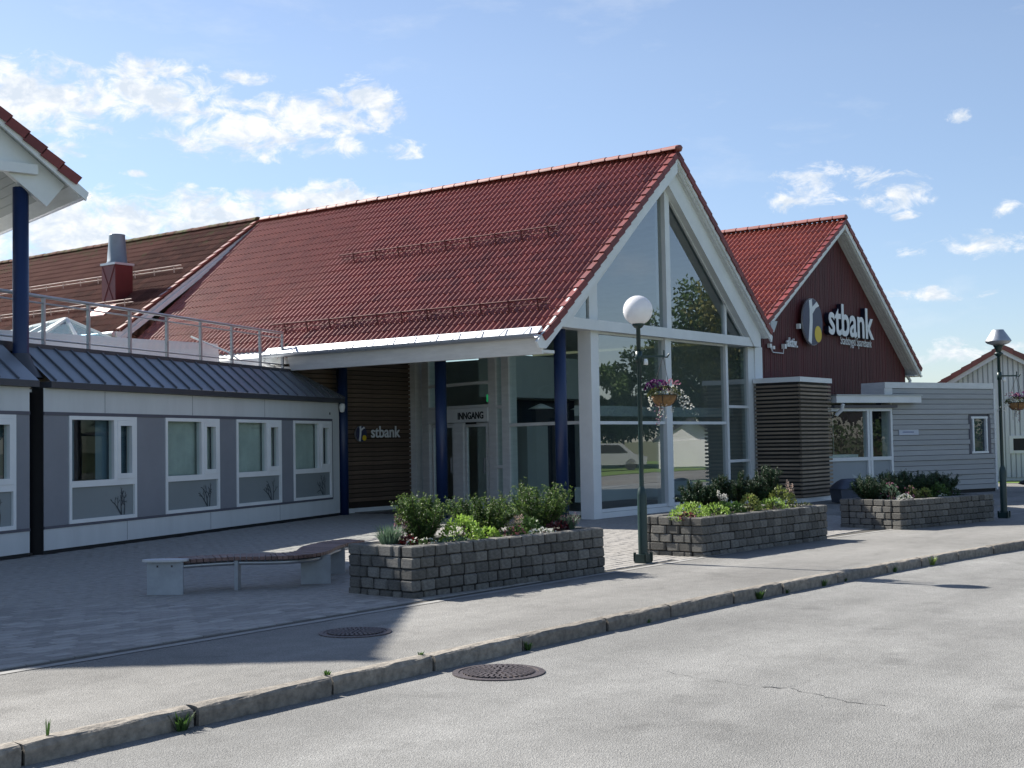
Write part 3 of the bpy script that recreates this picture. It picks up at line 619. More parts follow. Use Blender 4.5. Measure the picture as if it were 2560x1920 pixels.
# ================================================================= OLD HALL BEHIND
old = thing('older_hall', 'older hall wing with weathered brown mossy tile roof behind the railing', 'building', (23, 34, 0))
def build_old():
    t36 = 2.92/4.06; a = math.atan(t36); c, s = math.cos(a), math.sin(a); z = lambda x: 8.06-t36*(25.35-x); xe = 20.6
    mb = MB(); mb.prism([(25.35, 28.02, 7.98), (xe, 28.02, z(xe)-.08), (xe, 28.02, z(xe)-.3), (25.35, 28.02, 7.76)], (0, 22, 0)); mb.prism([(25.35, 28.02, 7.76), (31, 28.02, z(19.7)-.3), (31, 28.02, z(19.7)-.08), (25.35, 28.02, 7.98)], (0, 22, 0))
    roof = mb.build('roof', WHITE2, old)
    upv = Vector((c, 0, s)); n = Vector((-s, 0, c)); L = (25.35-xe)/c; nr = 18
    m = TILEO; nt = m.node_tree
    # moss towards the upper rows: stains with a shape of their own
    N = nt.nodes; Lk = nt.links; b = N['Principled BSDF']; src = b.inputs['Base Color'].links[0].from_socket
    ge = N.new('ShaderNodeNewGeometry'); nz = N.new('ShaderNodeTexNoise'); nz.inputs['Scale'].default_value = 2.2; nz.inputs['Detail'].default_value = 7; nz.inputs['Roughness'].default_value = .7; Lk.new(ge.outputs['Position'], nz.inputs['Vector'])
    sp = N.new('ShaderNodeSeparateXYZ'); Lk.new(ge.outputs['Position'], sp.inputs[0]); mr = N.new('ShaderNodeMapRange'); Lk.new(sp.outputs[2], mr.inputs['Value']); mr.inputs['From Min'].default_value = 6.2; mr.inputs['From Max'].default_value = 8.1; mr.inputs['To Min'].default_value = -.16; mr.inputs['To Max'].default_value = .16
    ad = N.new('ShaderNodeMath'); Lk.new(nz.outputs['Fac'], ad.inputs[0]); Lk.new(mr.outputs[0], ad.inputs[1]); r2_ = N.new('ShaderNodeMapRange'); Lk.new(ad.outputs[0], r2_.inputs['Value']); r2_.inputs['From Min'].default_value = .62; r2_.inputs['From Max'].default_value = .78
    mx = N.new('ShaderNodeMix'); mx.data_type = 'RGBA'; Lk.new(r2_.outputs[0], mx.inputs['Factor']); Lk.new(src, mx.inputs['A']); mx.inputs['B'].default_value = (.085, .085, .035, 1); Lk.new(mx.outputs['Result'], b.inputs['Base Color'])
    tiled_slope(roof, Vector((xe, 28.0, z(xe)))-n*.03, (0, 1, 0), upv, n, 56, nr, .3, L/nr, TILEO, dist)
    ridge_run(roof, (25.35, 28.1, 8.04), (25.35, 45, 8.04), .4, .125, TILEO)
    verge_run(roof, Vector((xe, 28.06, z(xe)))-n*.02, upv, n, (0, -1, 0), L/nr, nr, TILE, .18)
    MB().prism([(25.3, 27.94, z(25.3)-.16), (xe-.1, 27.94, z(xe)-.24), (xe-.1, 27.94, z(xe)-.38), (25.3, 27.94, z(25.3)-.29)], (0, .05, 0)).build('barge_board', WHITE, old)
    on = lambda x, y: Vector((x, y, z(x)))
    snow_guard(roof, on(23.1, 28.6), on(23.1, 44), n, upv, mat('pale_guard', (.40, .29, .25), .6), 18, .14, True)
    snow_guard(roof, on(21.7, 28.9), on(21.7, 44), n, upv, MAT['pale_guard'], 18, .14, True)
    box('fascia', WHITE, old, xe-.12, xe+.1, 28.0, 46, z(xe)-.30, z(xe)-.06)
    MB().tube([(xe-.18, 28.05, z(xe)-.12), (xe-.18, 46, z(xe)-.12)], .07, 8).build('gutter', ZINC, old)
    MB().tube([(xe-.18, 28.2, z(xe)-.18), (xe-.1, 28.25, z(xe)-.42), (xe+.3, 28.3, z(xe)-.6)], .045, 8).build('downpipe', WHITE, old)
    box('wall', mat('russet_board', (.14, .045, .03), .7, .2, 3), old, 21.2, 30.4, 28.3, 48, 0, 4.55)
build_old()
def build_flue():
    t36 = 2.92/4.06; z = lambda x: 8.06-t36*(25.35-x); x0, x1, y0, y1 = 21.75, 22.32, 29.80, 30.40
    th = thing('roof_ventilator', 'red sheet-metal roof vent box with grey conical flue on brown roof', 'vent', (22.3, 30.1, z(22.3)))
    MB().box8([(x0, y0, z(x0)-.1), (x1, y0, z(x1)-.1), (x1, y1, z(x1)-.1), (x0, y1, z(x0)-.1), (x0, y0, 6.6), (x1, y0, 6.6), (x1, y1, 6.6), (x0, y1, 6.6)]).build('box', CHIMR, th)
    box('cap', ZINC, th, x0-.03, x1+.03, y0-.03, y1+.03, 6.602, 6.66)
    cr = MB(); cr.beam((x0-.006, y0+.02, z(x0)), (x0-.006, y1-.02, 6.58), .012, .02, (1, 0, 0)); cr.beam((x0-.006, y1-.02, z(x0)), (x0-.006, y0+.02, 6.58), .012, .02, (1, 0, 0)); cr.build('cross_fold', CHIMR, th)
    MB().lathe((22.03, 30.1, 6.66), [(.28, 0), (.28, .04), (.265, .06), (.215, .76), (.22, .80), (.2, .8), (.2, .7), (0, .7)], 20).build('flue', CHIMG, th)
    MB().box8([(x0-.45, y0-.1, z(x0-.45)+.02), (x0, y0-.1, z(x0)+.03), (x0, y1+.1, z(x0)+.03), (x0-.45, y1+.1, z(x0-.45)+.02), (x0-.45, y0-.1, z(x0-.45)+.05), (x0, y0-.1, z(x0)+.06), (x0, y1+.1, z(x0)+.06), (x0-.45, y1+.1, z(x0-.45)+.05)]).build('flashing', mat('pink_flashing', (.5, .3, .28), .3, .1, 2, metal=.4), th)
build_flue()
# ================================================================= LEFT WING
wing = thing('low_wing', 'long low pale wing with mauve-grey window band and slate metal roof edge', 'building', (11.77, 17.93, 0))
WA = R(18.75); WF = Fr((11.77, 17.93), WA)
def branch_decal(fr, s, z, h, d, mt, parent, seed, name='branch_decal'):
    r = random.Random(seed); mb = MB(); zc = [0]
    def seg(p, a, ln, w, depth):
        q = (p[0]+math.sin(a)*ln, p[1]+math.cos(a)*ln); nx, nz = math.cos(a)*w/2, -math.sin(a)*w/2; k = .72; zc[0] += 1; dd = d+zc[0]*.00004
        mb.quad(fr.p(p[0]-nx, dd, p[1]-nz), fr.p(p[0]+nx, dd, p[1]+nz), fr.p(q[0]+nx*k, dd, q[1]+nz*k), fr.p(q[0]-nx*k, dd, q[1]-nz*k))
        if depth:
            seg(q, a+r.uniform(-.45, .25), ln*.8, w*.75, depth-1); seg(q, a+r.choice((-1, 1))*r.uniform(.5, .95), ln*.62, w*.6, depth-1)
    seg((s, z), -.1, h*.30, h*.085, 4); seg((s-.02, z+.02), -.75, h*.28, h*.075, 3); seg((s+.07, z), .12, h*.32, h*.07, 3)
    return mb.build(name, mt, parent)
DECAL = mat('dark_decal', (.045, .055, .065), .5, .05, 3)
DECALW = mat('pale_decal', (.5, .53, .53), .5, .05, 3)
def window_unit(par, s0, seed, left_cut=None):
    s1 = s0+1.82; z0, z1 = .43, 2.14; zm = 1.05; sm = s0+1.22
    fr = MB()
    for a in ((s0, s1, z1-.06, z1), (s0, s1, z0, z0+.06), (s0, s0+.065, z0+.06, z1-.06), (s1-.065, s1, z0+.06, z1-.06), (s0+.065, s1-.065, zm-.05, zm+.05), (sm-.045, sm+.045, zm+.05, z1-.06)): WF.box(fr, a[0], a[1], -.09, .018, a[2], a[3])
    w = fr.build('window', WHITE, par)
    sash = MB(); a0, a1 = sm+.045, s1-.065
    for a in ((a0, a1, z1-.15, z1-.062), (a0, a1, zm+.052, zm+.14), (a0, a0+.085, zm+.14, z1-.15), (a1-.085, a1, zm+.14, z1-.15)): WF.box(sash, a[0], a[1], -.08, .026, a[2], a[3])
    sash.build('sash', WHITE, w)
    for a, b, c, d in ((s0+.065, sm-.045, zm+.05, z1-.06), (a0+.085, a1-.085, zm+.14, z1-.15)):
        mb = MB(); mb.quad(WF.p(a, -.035, c), WF.p(b, -.035, c), WF.p(b, -.035, d), WF.p(a, -.035, d)); mb.build('pane', GLASS, w)
    fbox(WF, 'infill_panel', PANEL, w, s0+.065, s1-.065, -.06, -.02, z0+.06, zm-.05)
    branch_decal(WF, s1-.40, z0+.065, .47, -.017, DECAL, w, seed)
    # blinds behind the glass
    r = random.Random(seed); bl = MB(); s = s0+.1
    full = seed % 3 != 0
    while s < s1-.1:
        ang = r.uniform(.25, .5); ww = .05
        if full or s > sm-.25 or s < s0+.32:
            c, sn = math.cos(ang)*ww, math.sin(ang)*ww
            bl.quad(WF.p(s-c, -.16-sn, zm-.05), WF.p(s+c, -.16+sn, zm-.05), WF.p(s+c, -.16+sn, z1), WF.p(s-c, -.16-sn, z1))
        s += .088
    bl.build('vertical_blind', CURT if full else CURTB, w)
    return w
def build_wing():
    E = 10.34
    for s0, s1 in ((-4.2, -.33), (0.0, E)):
        fbox(WF, 'plinth', STUCCO, wing, s0, s1, -.2, 0, .06, .385); fbox(WF, 'plinth_shadow_gap', BLACK, wing, s0, s1, -.2, -.03, .0, .06)
        fbox(WF, 'upper_band', STUCCO, wing, s0, s1, -.2, 0, 2.195, 2.56)
        se = s1 if s1 < 0 else 9.98
        fbox(WF, 'lower_trim', TRIMD, wing, s0, se, -.2, .012, .386, .428); fbox(WF, 'upper_trim', TRIMD, wing, s0, se, -.2, .012, 2.142, 2.194)
    fbox(WF, 'end_trim', TRIMD, wing, 9.945, 9.982, -.2, .012, .429, 2.141)
    fbox(WF, 'end_panel', STUCCO, wing, 9.983, E, -.2, 0, .386, 2.194)
    wins = [.60, 3.30, 5.755, 8.115, -2.47]
    spans = [(-4.2, -2.472), (-.648, -.33), (0, .598), (2.422, 3.298), (5.122, 5.753), (7.577, 8.113), (9.937, 9.944)]
    for a, b in spans: fbox(WF, 'wall_panel', PURP, wing, a, b, -.2, 0, .429, 2.141)
    for k, s in enumerate(wins): window_unit(wing, s, k*3 if k in (0, 4) else k*3+1)
    fbox(WF, 'recess_shade', BLACK, wing, -.012, -.002, -.7, -.005, 0, 2.56)  # black sheet paints the recess shade onto the wall end
    # recess back behind the post, blackened as shade, end wall, interior
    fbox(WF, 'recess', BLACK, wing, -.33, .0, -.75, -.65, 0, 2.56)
    fbox(WF, 'end_wall', STUCCO, wing, E-.2, E-.004, -3.5, -.2, 0, 2.55)
    fbox(WF, 'back_wall', INTD, wing, -4.2, E-.2, -3.6, -3.5, 0, 2.6); fbox(WF, 'interior_floor', INTF, wing, -4.2, E-.2, -3.5, -.2, .0, .03)
    fbox(WF, 'ceiling', INTW, wing, -4.2, E-.21, -3.5, -.21, 2.50, 2.545)
    for sj in (1.55, 4.2, 6.9): fbox(WF, 'panel_joint', TRIMD, wing, sj-.004, sj+.004, -.01, .002, 2.197, 2.56); fbox(WF, 'panel_joint', TRIMD, wing, sj+.6, sj+.608, -.01, .002, .07, .384)
    # sloped sheet metal edge: eave d=+.12 z 2.56..2.66, top d=-.55 z 3.22 ; hip at the far end
    for nm, s0, s1 in (('a', -4.2, -.26), ('b', .02, E+.05)):
        hip = s1 > 1
        fbox(WF, 'eave_edge', DARKST, wing, s0, s1, -.25, .13, 2.565, 2.66)
        sl = MB(); st = s1-1.15 if hip else s1
        sl.add([WF.p(s0, .12, 2.662), WF.p(s1, .12, 2.662), WF.p(st, -.55, 3.23), WF.p(s0, -.55, 3.23)], [(0, 1, 2, 3)])
        if hip: sl.add([WF.p(s1, .12, 2.662), WF.p(s1, -1.2, 2.662), WF.p(st, -1.2, 3.23), WF.p(st, -.55, 3.23)], [(0, 1, 2, 3)])
        roof = sl.build('metal_roof', SEAM, wing)
        s = s0+.12
        while s < s1-.05:
            f = 1 if s <= st else max(0, 1-(s-st)/(s1-st))
            if f > .05:
                a = WF.p(s, .12, 2.675); b = WF.p(s, .12-.67*f, 2.675+.568*f); MB().beam(a, b, .03, .04, (0, 0, 1)).build('standing_seam', mat('seam_metal', (.11, .12, .145), .45, .12, 1, metal=.2), roof)
            s += .42
        if hip: MB().beam(WF.p(s1, .12, 2.675), WF.p(st, -.55, 3.245), .05, .04).build('hip_cap', DARKST, roof)
    fbox(WF, 'roof_kerb', DARKST, wing, -4.2, 9.3, -.80, -.551, 3.15, 3.30)
    fbox(WF, 'flat_roof', MEMBR, wing, -4.2, 9.25, -9, -.8, 2.9, 3.2)
    # white membrane upstand
    up_ = MB(); up_.box8([WF.p(-4.2, -2.6, 3.2), WF.p(9.6, -2.6, 3.2), WF.p(9.6, -3.3, 3.2), WF.p(-4.2, -3.3, 3.2), WF.p(-4.2, -2.7, 3.55), WF.p(9.6, -2.7, 3.98), WF.p(9.6, -3.3, 4.0), WF.p(-4.2, -3.3, 3.57)]); up_.build('roof_upstand', MEMBR, wing)
    MB().tube([WF.p(8.7, -1.2, 3.22), WF.p(8.75, -1.9, 3.7), WF.p(8.8, -2.9, 4.1)], .02, 6).build('cable', STUCCO, wing)
    MB().lathe(WF.p(10.30, .10, 2.44), [(0, -.1), (.05, -.08), (.07, .03), (.06, .1), (0, .11)], 10).build('downpipe_elbow', WHITE, wing)
    box_ = MB(); WF.box(box_, 9.85, 9.88, 0, .012, 2.29, 2.34); box_.build('hook', BLACK, wing)
build_wing()
rail = thing('roof_railing', 'galvanised roof railing with glass infill above the slate roof edge', 'railing', (WF.p(4, -.7, 3.3)))
def build_rail():
    d = -.72; posts = [-2.6, -1.45, -.27, .92, 2.1, 3.3, 4.48, 5.66, 6.85, 8.02, 9.02]
    for s in posts: fbox(WF, 'post', GALV, rail, s-.025, s+.025, d-.025, d+.025, 3.30, 4.08)
    for z, r in ((4.10, .028), (3.99, .014), (3.40, .014)): MB().tube([WF.p(-3.5, d, z), WF.p(9.05, d, z)], r, 8).build('handrail' if z > 4.05 else 'rail', GALV, rail)
    for a, b in zip(posts[:-1], posts[1:]):
        mb = MB(); mb.quad(WF.p(a+.03, d-.02, 3.43), WF.p(b-.03, d-.02, 3.43), WF.p(b-.03, d-.02, 3.97), WF.p(a+.03, d-.02, 3.97)); mb.build('glass_panel', RAILG, rail)
build_rail()
def build_skylight():
    th = thing('ridge_skylight', 'white-framed pyramid-ended glass skylight on the flat roof', 'skylight', WF.p(2.5, -5, 3.2))
    q = WF.p(5.9, -4.05, 0); back = Vector((.2487, .9686, 0)); side = Vector((.9686, -.2487, 0)); zb, zt = 3.72, 4.30
    A0 = Vector((q.x, q.y, zt)); A1 = A0+back*4.5; W_ = 1.0
    def c(p, sd, bk, z): v = p+side*sd+back*bk; return Vector((v.x, v.y, z))
    a = [c(A0, -W_, -W_*.8, zb), c(A0, W_, -W_*.8, zb), c(A1, W_, 0, zb), c(A1, -W_, 0, zb)]
    kb = MB(); kb.prism([Vector((p.x, p.y, 3.15)) for p in a], (0, 0, zb-3.16)); kb.build('kerb', MEMBR, th)
    for f in ((a[0], A0, A1, a[3]), (a[1], a[2], A1, A0)):
        mb = MB(); mb.quad(*f); mb.build('pane', SKYG, th)
    mb = MB(); mb.add([a[0], a[1], A0], [(0, 1, 2)]); mb.build('pane', SKYG, th)
    bars = [(A0, A1), (a[0], A0), (a[1], A0), (a[0], a[1]), (a[0], a[3]), (a[1], a[2]), ((a[0]+a[1])/2, A0)]+[(a[0].lerp(a[3], (k+.8)/5.5), A0.lerp(A1, k/4.5)) for k in range(0, 5)]
    for p, q_ in bars: MB().beam(p+Vector((0, 0, .02)), q_+Vector((0, 0, .02)), .07, .05).build('glazing_bar', WHITE, th)
build_skylight()
# ================================================================= LEFT CANOPY GABLE (tall roof at the left edge)
canopy = thing('canopy_gable', 'tall white canopy gable with red tiles on blue post at left edge', 'building', (6.84, 19.02, 0))
def build_canopy():
    a = R(-14.4); u = Vector((math.cos(a), math.sin(a), 0)); back = Vector((-math.sin(a), math.cos(a), 0)); t = .78; ca = 1/math.sqrt(1+t*t); sa = t*ca
    A = Vector((6.84, 19.02, 10.16)); L = 5.56; DEP = 9.0  # unseen rear depth lengthened to block sun on the plaza
    P = lambda l, d, dz=0: A+u*l+back*d+Vector((0, 0, -t*abs(l)+dz))
    mb = MB()
    for sg in (1, -1):
        q = [P(0, .05, -.08), P(sg*(L-.1), .05, -.08), P(sg*(L-.1), .05, -.17), P(0, .05, -.17)]
        if sg < 0: q.reverse()
        mb.prism(q, back*DEP)
    roof = mb.build('roof', WHITE2, canopy)
    nrm = (u*sa+Vector((0, 0, ca))); upv = (-u*ca+Vector((0, 0, sa))); g = L/ca/21
    tiled_slope(roof, P(L, DEP)-nrm*.03, -back, upv, nrm, 29, 21, .3, g, TILE, dist, limit=140)
    nrm2 = (-u*sa+Vector((0, 0, ca))); upv2 = (u*ca+Vector((0, 0, sa)))
    tiled_slope(roof, P(-L, .1)-nrm2*.03, back, upv2, nrm2, 30, 21, .3, g, TILE, dist, limit=0)
    verge_run(roof, P(L, -.02)-nrm*.02, upv, nrm, -back, g, 21, VERGE, .12); verge_run(roof, P(-L, -.02)-nrm2*.02, upv2, nrm2, -back, g, 21, VERGE, .12)
    ridge_run(roof, P(0, 0, .02), P(0, DEP, .02), .375, .12, RIDGE)
    for sg in (1, -1):
        q = [P(0, 0, -.08), P(sg*(L+.14), 0, -.08), P(sg*(L+.10), 0, -.24), P(0, 0, -.24)]
        if sg < 0: q.reverse()
        MB().prism(q, back*.05).build('barge_board', WHITE, canopy)
    # soffit boards along the eave direction
    for k in range(34):
        l = L-.12-k*.12; q = [P(l, .06, -.174), P(l-.112, .06, -.174), P(l-.112, .06, -.19), P(l, .06, -.19)]
        MB().prism(q, back*(DEP-.1)).build('soffit_board', mat('grey_soffit', (.40, .42, .40), .7, .06, 2, rnd=.05), canopy)
    # deep rafter with square-cut foot and tie beam
    D0 = .22
    q = [P(0, D0, -.32), P(L-.72, D0, -.32), P(L-.98, D0, -.32-.36), P(L-1.42, D0, -.72), P(0, D0, -.95)]
    q = [P(1.5, D0, -.192), P(5.40, D0, -.192), P(5.40, D0, -.192)-nrm*.46, P(1.5, D0, -.192)-nrm*.46]
    MB().prism(q, back*.12).build('rafter', WHITE, canopy)
    zt = 5.935
    c0 = A+u*4.95+back*(D0-.055); c1 = A+u*(-4.95)+back*(D0-.055)
    MB().beam((c0.x, c0.y, zt), (c1.x, c1.y, zt), .10, .15).build('tie_beam', WHITE, canopy)
    pp = Vector((11.57, 18.23, 0))
    MB().lathe(pp, [(0, 0), (.12, 0), (.12, 5.68), (0, 5.68)], 20).build('post', BLUE, canopy)
    MB().box(pp.x-.04, pp.x+.04, pp.y-.09, pp.y+.05, 5.68, 5.88).build('post_head', WHITE, canopy)
    MB().lathe(pp, [(.34, 2.72), (.20, 2.92), (.125, 3.1)], 14).build('boot_flashing', DARKST, canopy)
    # gutter along the right eave
    gm = MB(); n = 8; vs = []
    for dd in (.0, DEP):
        for i in range(n+1):
            an = math.pi+math.pi*i/n; c = P(L+.10, dd, -.13); vs.append(c+u*(.075*math.cos(an))+Vector((0, 0, .075*math.sin(an))))
    gm.add(vs, [(i, i+1, n+2+i, n+1+i) for i in range(n)], True); gm.build('gutter', ZINC, canopy)
    MB().prism([P(L-.16, .05, -.10), P(L+.02, .05, -.06), P(L+.02, .05, -.27), P(L-.16, .05, -.16)], back*(DEP-.1)).build('fascia', WHITE2, canopy)
    # loose wire coil on the verge
    w = MB(); c = P(L-1.75, .03, .02)
    for k in range(4):
        r = .16-.02*k; ax = u*math.cos(.3*k)+back*math.sin(.3*k); w.tube([c+ax*(r*math.cos(x))+Vector((0, 0, .10+r*math.sin(x)))+back*(.01*k) for x in [i*math.pi/9-.6 for i in range(13)]], .006, 5, False)
    w.tube([P(1.6, 1.0, -.9), P(L-2.6, -.02, -.33), P(L-2.1, -.02, .06), c], .008, 5, False)
    w.build('wire', GALV, canopy)
    # unseen wall behind, out to the left, added for its shadow
    B = A+back*(DEP-.3); MB().prism([B+u*-4.6-Vector((0, 0, A.z)), B+u*2.2-Vector((0, 0, A.z)), B+u*2.2+Vector((0, 0, -t*2.2-.5)), B+Vector((0, 0, -.5)), B+u*-4.6+Vector((0, 0, -t*4.6-.5))], back*.2).build('shadow_wall', WHITE2, canopy)
build_canopy()
# ================================================================= RED GABLE
red = thing('red_gable_house', 'dark red timber gable with orange-red tile roof beside the glass hall', 'building', (34.7, 14.8, 0))
FR = Fr((0, 14.8), 0)
def build_red():
    AX, AZ = 34.68, 7.66; tl, tr = .625, .713; y0, ye = 14.42, 28
    zL = lambda x: AZ-tl*(AX-x); zR = lambda x: AZ-tr*(x-AX); xl, xr = 29.75, 40.25
    mb = MB(); mb.prism([(AX, y0+.03, AZ-.08), (xl, y0+.03, zL(xl)-.08), (xl, y0+.03, zL(xl)-.28), (AX, y0+.03, AZ-.30)], (0, ye-y0, 0)); mb.prism([(AX, y0+.03, AZ-.30), (xr, y0+.03, zR(xr)-.28), (xr, y0+.03, zR(xr)-.08), (AX, y0+.03, AZ-.08)], (0, ye-y0, 0))
    roof = mb.build('roof', WHITE2, red)
    c = 1/math.sqrt(1+tl*tl); s = tl*c; upv = Vector((c, 0, s)); n = Vector((-s, 0, c)); L = (AX-29.6)/c
    tiled_slope(roof, Vector((29.6, y0+.1, zL(29.6)))-n*.03, (0, 1, 0), upv, n, 44, 17, .3, L/17, TILE2, dist, amp=.040)
    verge_run(roof, Vector((29.6, y0-.01, zL(29.6)))-n*.03, upv, n, (0, -1, 0), L/17, 17, VERGE, .08)
    c2 = 1/math.sqrt(1+tr*tr); s2 = tr*c2; up2 = Vector((-c2, 0, s2)); n2 = Vector((s2, 0, c2)); L2 = (40.3-AX)/c2
    tiled_slope(roof, Vector((40.3, ye, zR(40.3)))-n2*.03, (0, -1, 0), up2, n2, 45, 20, .3, L2/20, TILE2, dist, limit=0)
    verge_run(roof, Vector((40.3, y0-.01, zR(40.3)))-n2*.03, up2, n2, (0, -1, 0), L2/20, 20, VERGE, .10)
    ridge_run(roof, (AX, y0-.02, AZ+.01), (AX, ye, AZ+.01), .375, .125, RIDGE)
    MB().prism([(AX, y0, AZ-.10), (29.62, y0, zL(29.62)-.10), (29.62, y0, zL(29.62)-.22), (AX, y0, AZ-.22)], (0, .04, 0)).build('barge_board', WHITE, red)
    MB().prism([(AX, y0, AZ-.30), (40.28, y0, zR(40.28)-.28), (40.28, y0, zR(40.28)-.08), (AX, y0, AZ-.10)], (0, .04, 0)).build('barge_board', WHITE, red)
    for k in range(4):
        a = y0+.05+k*.085; MB().prism([(AX+.1, a, zR(AX+.1)-.31), (40.15, a, zR(40.15)-.29), (40.15, a, zR(40.15)-.315), (AX+.1, a, zR(AX+.1)-.335)], (0, .075, 0)).build('soffit_board', WHITE2, red)
    box('eave_soffit', WHITE2, red, 39.92, 40.6, 14.5, 20, 3.42, 3.46)
    # backing wall and boards
    MB().prism([(39.9, 14.84, 0), (39.9, 14.84, zR(39.9)-.3), (AX, 14.84, AZ-.3), (30.04, 14.84, zL(30.04)-.3), (30.04, 14.84, 0)], (0, .2, 0)).build('wall', REDB, red)
    x = 30.06; w = .116
    while x < 39.85:
        x1 = min(x+w-.012, 39.9); za, zb = min(zL(x), zR(x))-.29, min(zL(x1), zR(x1))-.29; yy = 14.80+rng.uniform(-.003, .003)
        MB().prism([(x, yy, 2.3), (x1, yy, 2.3), (x1, yy, zb), (x, yy, za)], (0, .037, 0)).build('board', REDB, red); x += w
    box('side_wall', REDB, red, 39.75, 39.9, 15.05, 27.5, 0, 3.9)
    MB().tube([(40.05, 14.78, 3.42), (40.1, 14.72, 3.3), (40.02, 14.73, 3.05)], .05, 8).build('downpipe', WHITE, red)
    MB().prism([(29.75, 14.40, 4.50), (30.15, 14.40, 4.50), (29.95, 14.40, 4.22), (29.82, 14.40, 4.22)], (0, .5, 0)).build('valley_end', ZINC, red)
    # sign
    logo(red, FR, 32.79, 4.67, .63, .16)
    FD = Fr((0, 14.8), 0)
    place_text('lettering_body', 'stbank', SIGND, red, FD, 33.87, 37.08, 4.43, .075, .065, .022, 1.03)
    place_text('lettering', 'stbank', SIGNW, red, FD, 33.87, 37.08, 4.43, .146, .006, .018, 1.03)
    place_text('lettering_small', 'Stadsbygd Sparebank', SIGNW, red, FD, 34.87, 37.14, 4.185, .05, .004, .0, 1.3)
    place_text('lettering_small', 'aktiv.', SIGNW, red, FD, 31.32, 31.96, 3.95, .08, .02, .02, 1.1)
    mb = MB(); mb.tube([(30.45, 14.74, 3.86), (30.55, 14.74, 3.76), (31.15, 14.74, 3.76), (31.18, 14.74, 3.9)], .013, 6); mb.box(30.32, 30.42, 14.70, 14.78, 3.87, 3.97); mb.box(30.5, 30.6, 14.70, 14.78, 3.84, 3.92); mb.box(31.14, 31.24, 14.68, 14.78, 3.88, 4.0); mb.box(32.05, 32.13, 14.68, 14.78, 4.45, 4.58); mb.build('sign_spotlight', WHITE, red)
build_red()
# ================================================================= TOWER + ANNEX
tower = thing('slatted_porch_block', 'square brown slatted block with white cap between glass hall and annex', 'annex', (30.4, 14.1, 0))
def build_tower():
    x0, x1, y0, y1 = 29.52, 31.33, 13.57, 14.76
    box('core', BLACK, tower, x0+.05, x1-.05, y0+.05, y1, .12, 2.93); box('base', WHITE, tower, x0+.03, x1-.02, y0+.03, y1, 0, .115)
    box('cap', WHITE, tower, x0-.04, x1+.04, y0-.04, y1+.02, 2.94, 3.06)
    mb = MB(); mb.box(0, x1-x0, -.02, .055, 0, .05); mf = mesh_from(mb, 'slat', SLAT2); mb = MB(); mb.box(-.02, .055, 0.058, y1-y0, 0, .05); ml = mesh_from(mb, 'slat', SLAT2)
    mb = MB(); mb.box(-.055, .02, 0.058, y1-y0, 0, .05); mr = mesh_from(mb, 'slat', SLAT2)
    n = 29
    for i in range(n):
        z = .14+i*(2.78/n); inst('slat', mf, Matrix.Translation((x0, y0, z)), tower); inst('slat', ml, Matrix.Translation((x0, y0, z+rng.uniform(-.003, .003))), tower); inst('slat', mr, Matrix.Translation((x1, y0, z)), tower)
build_tower()
annex = thing('grey_annex', 'single-storey grey board annex with shop windows and small right-hand window', 'annex', (35.5, 12.1, 0))
AF = Fr((37.29, 11.36), R(-22.5))
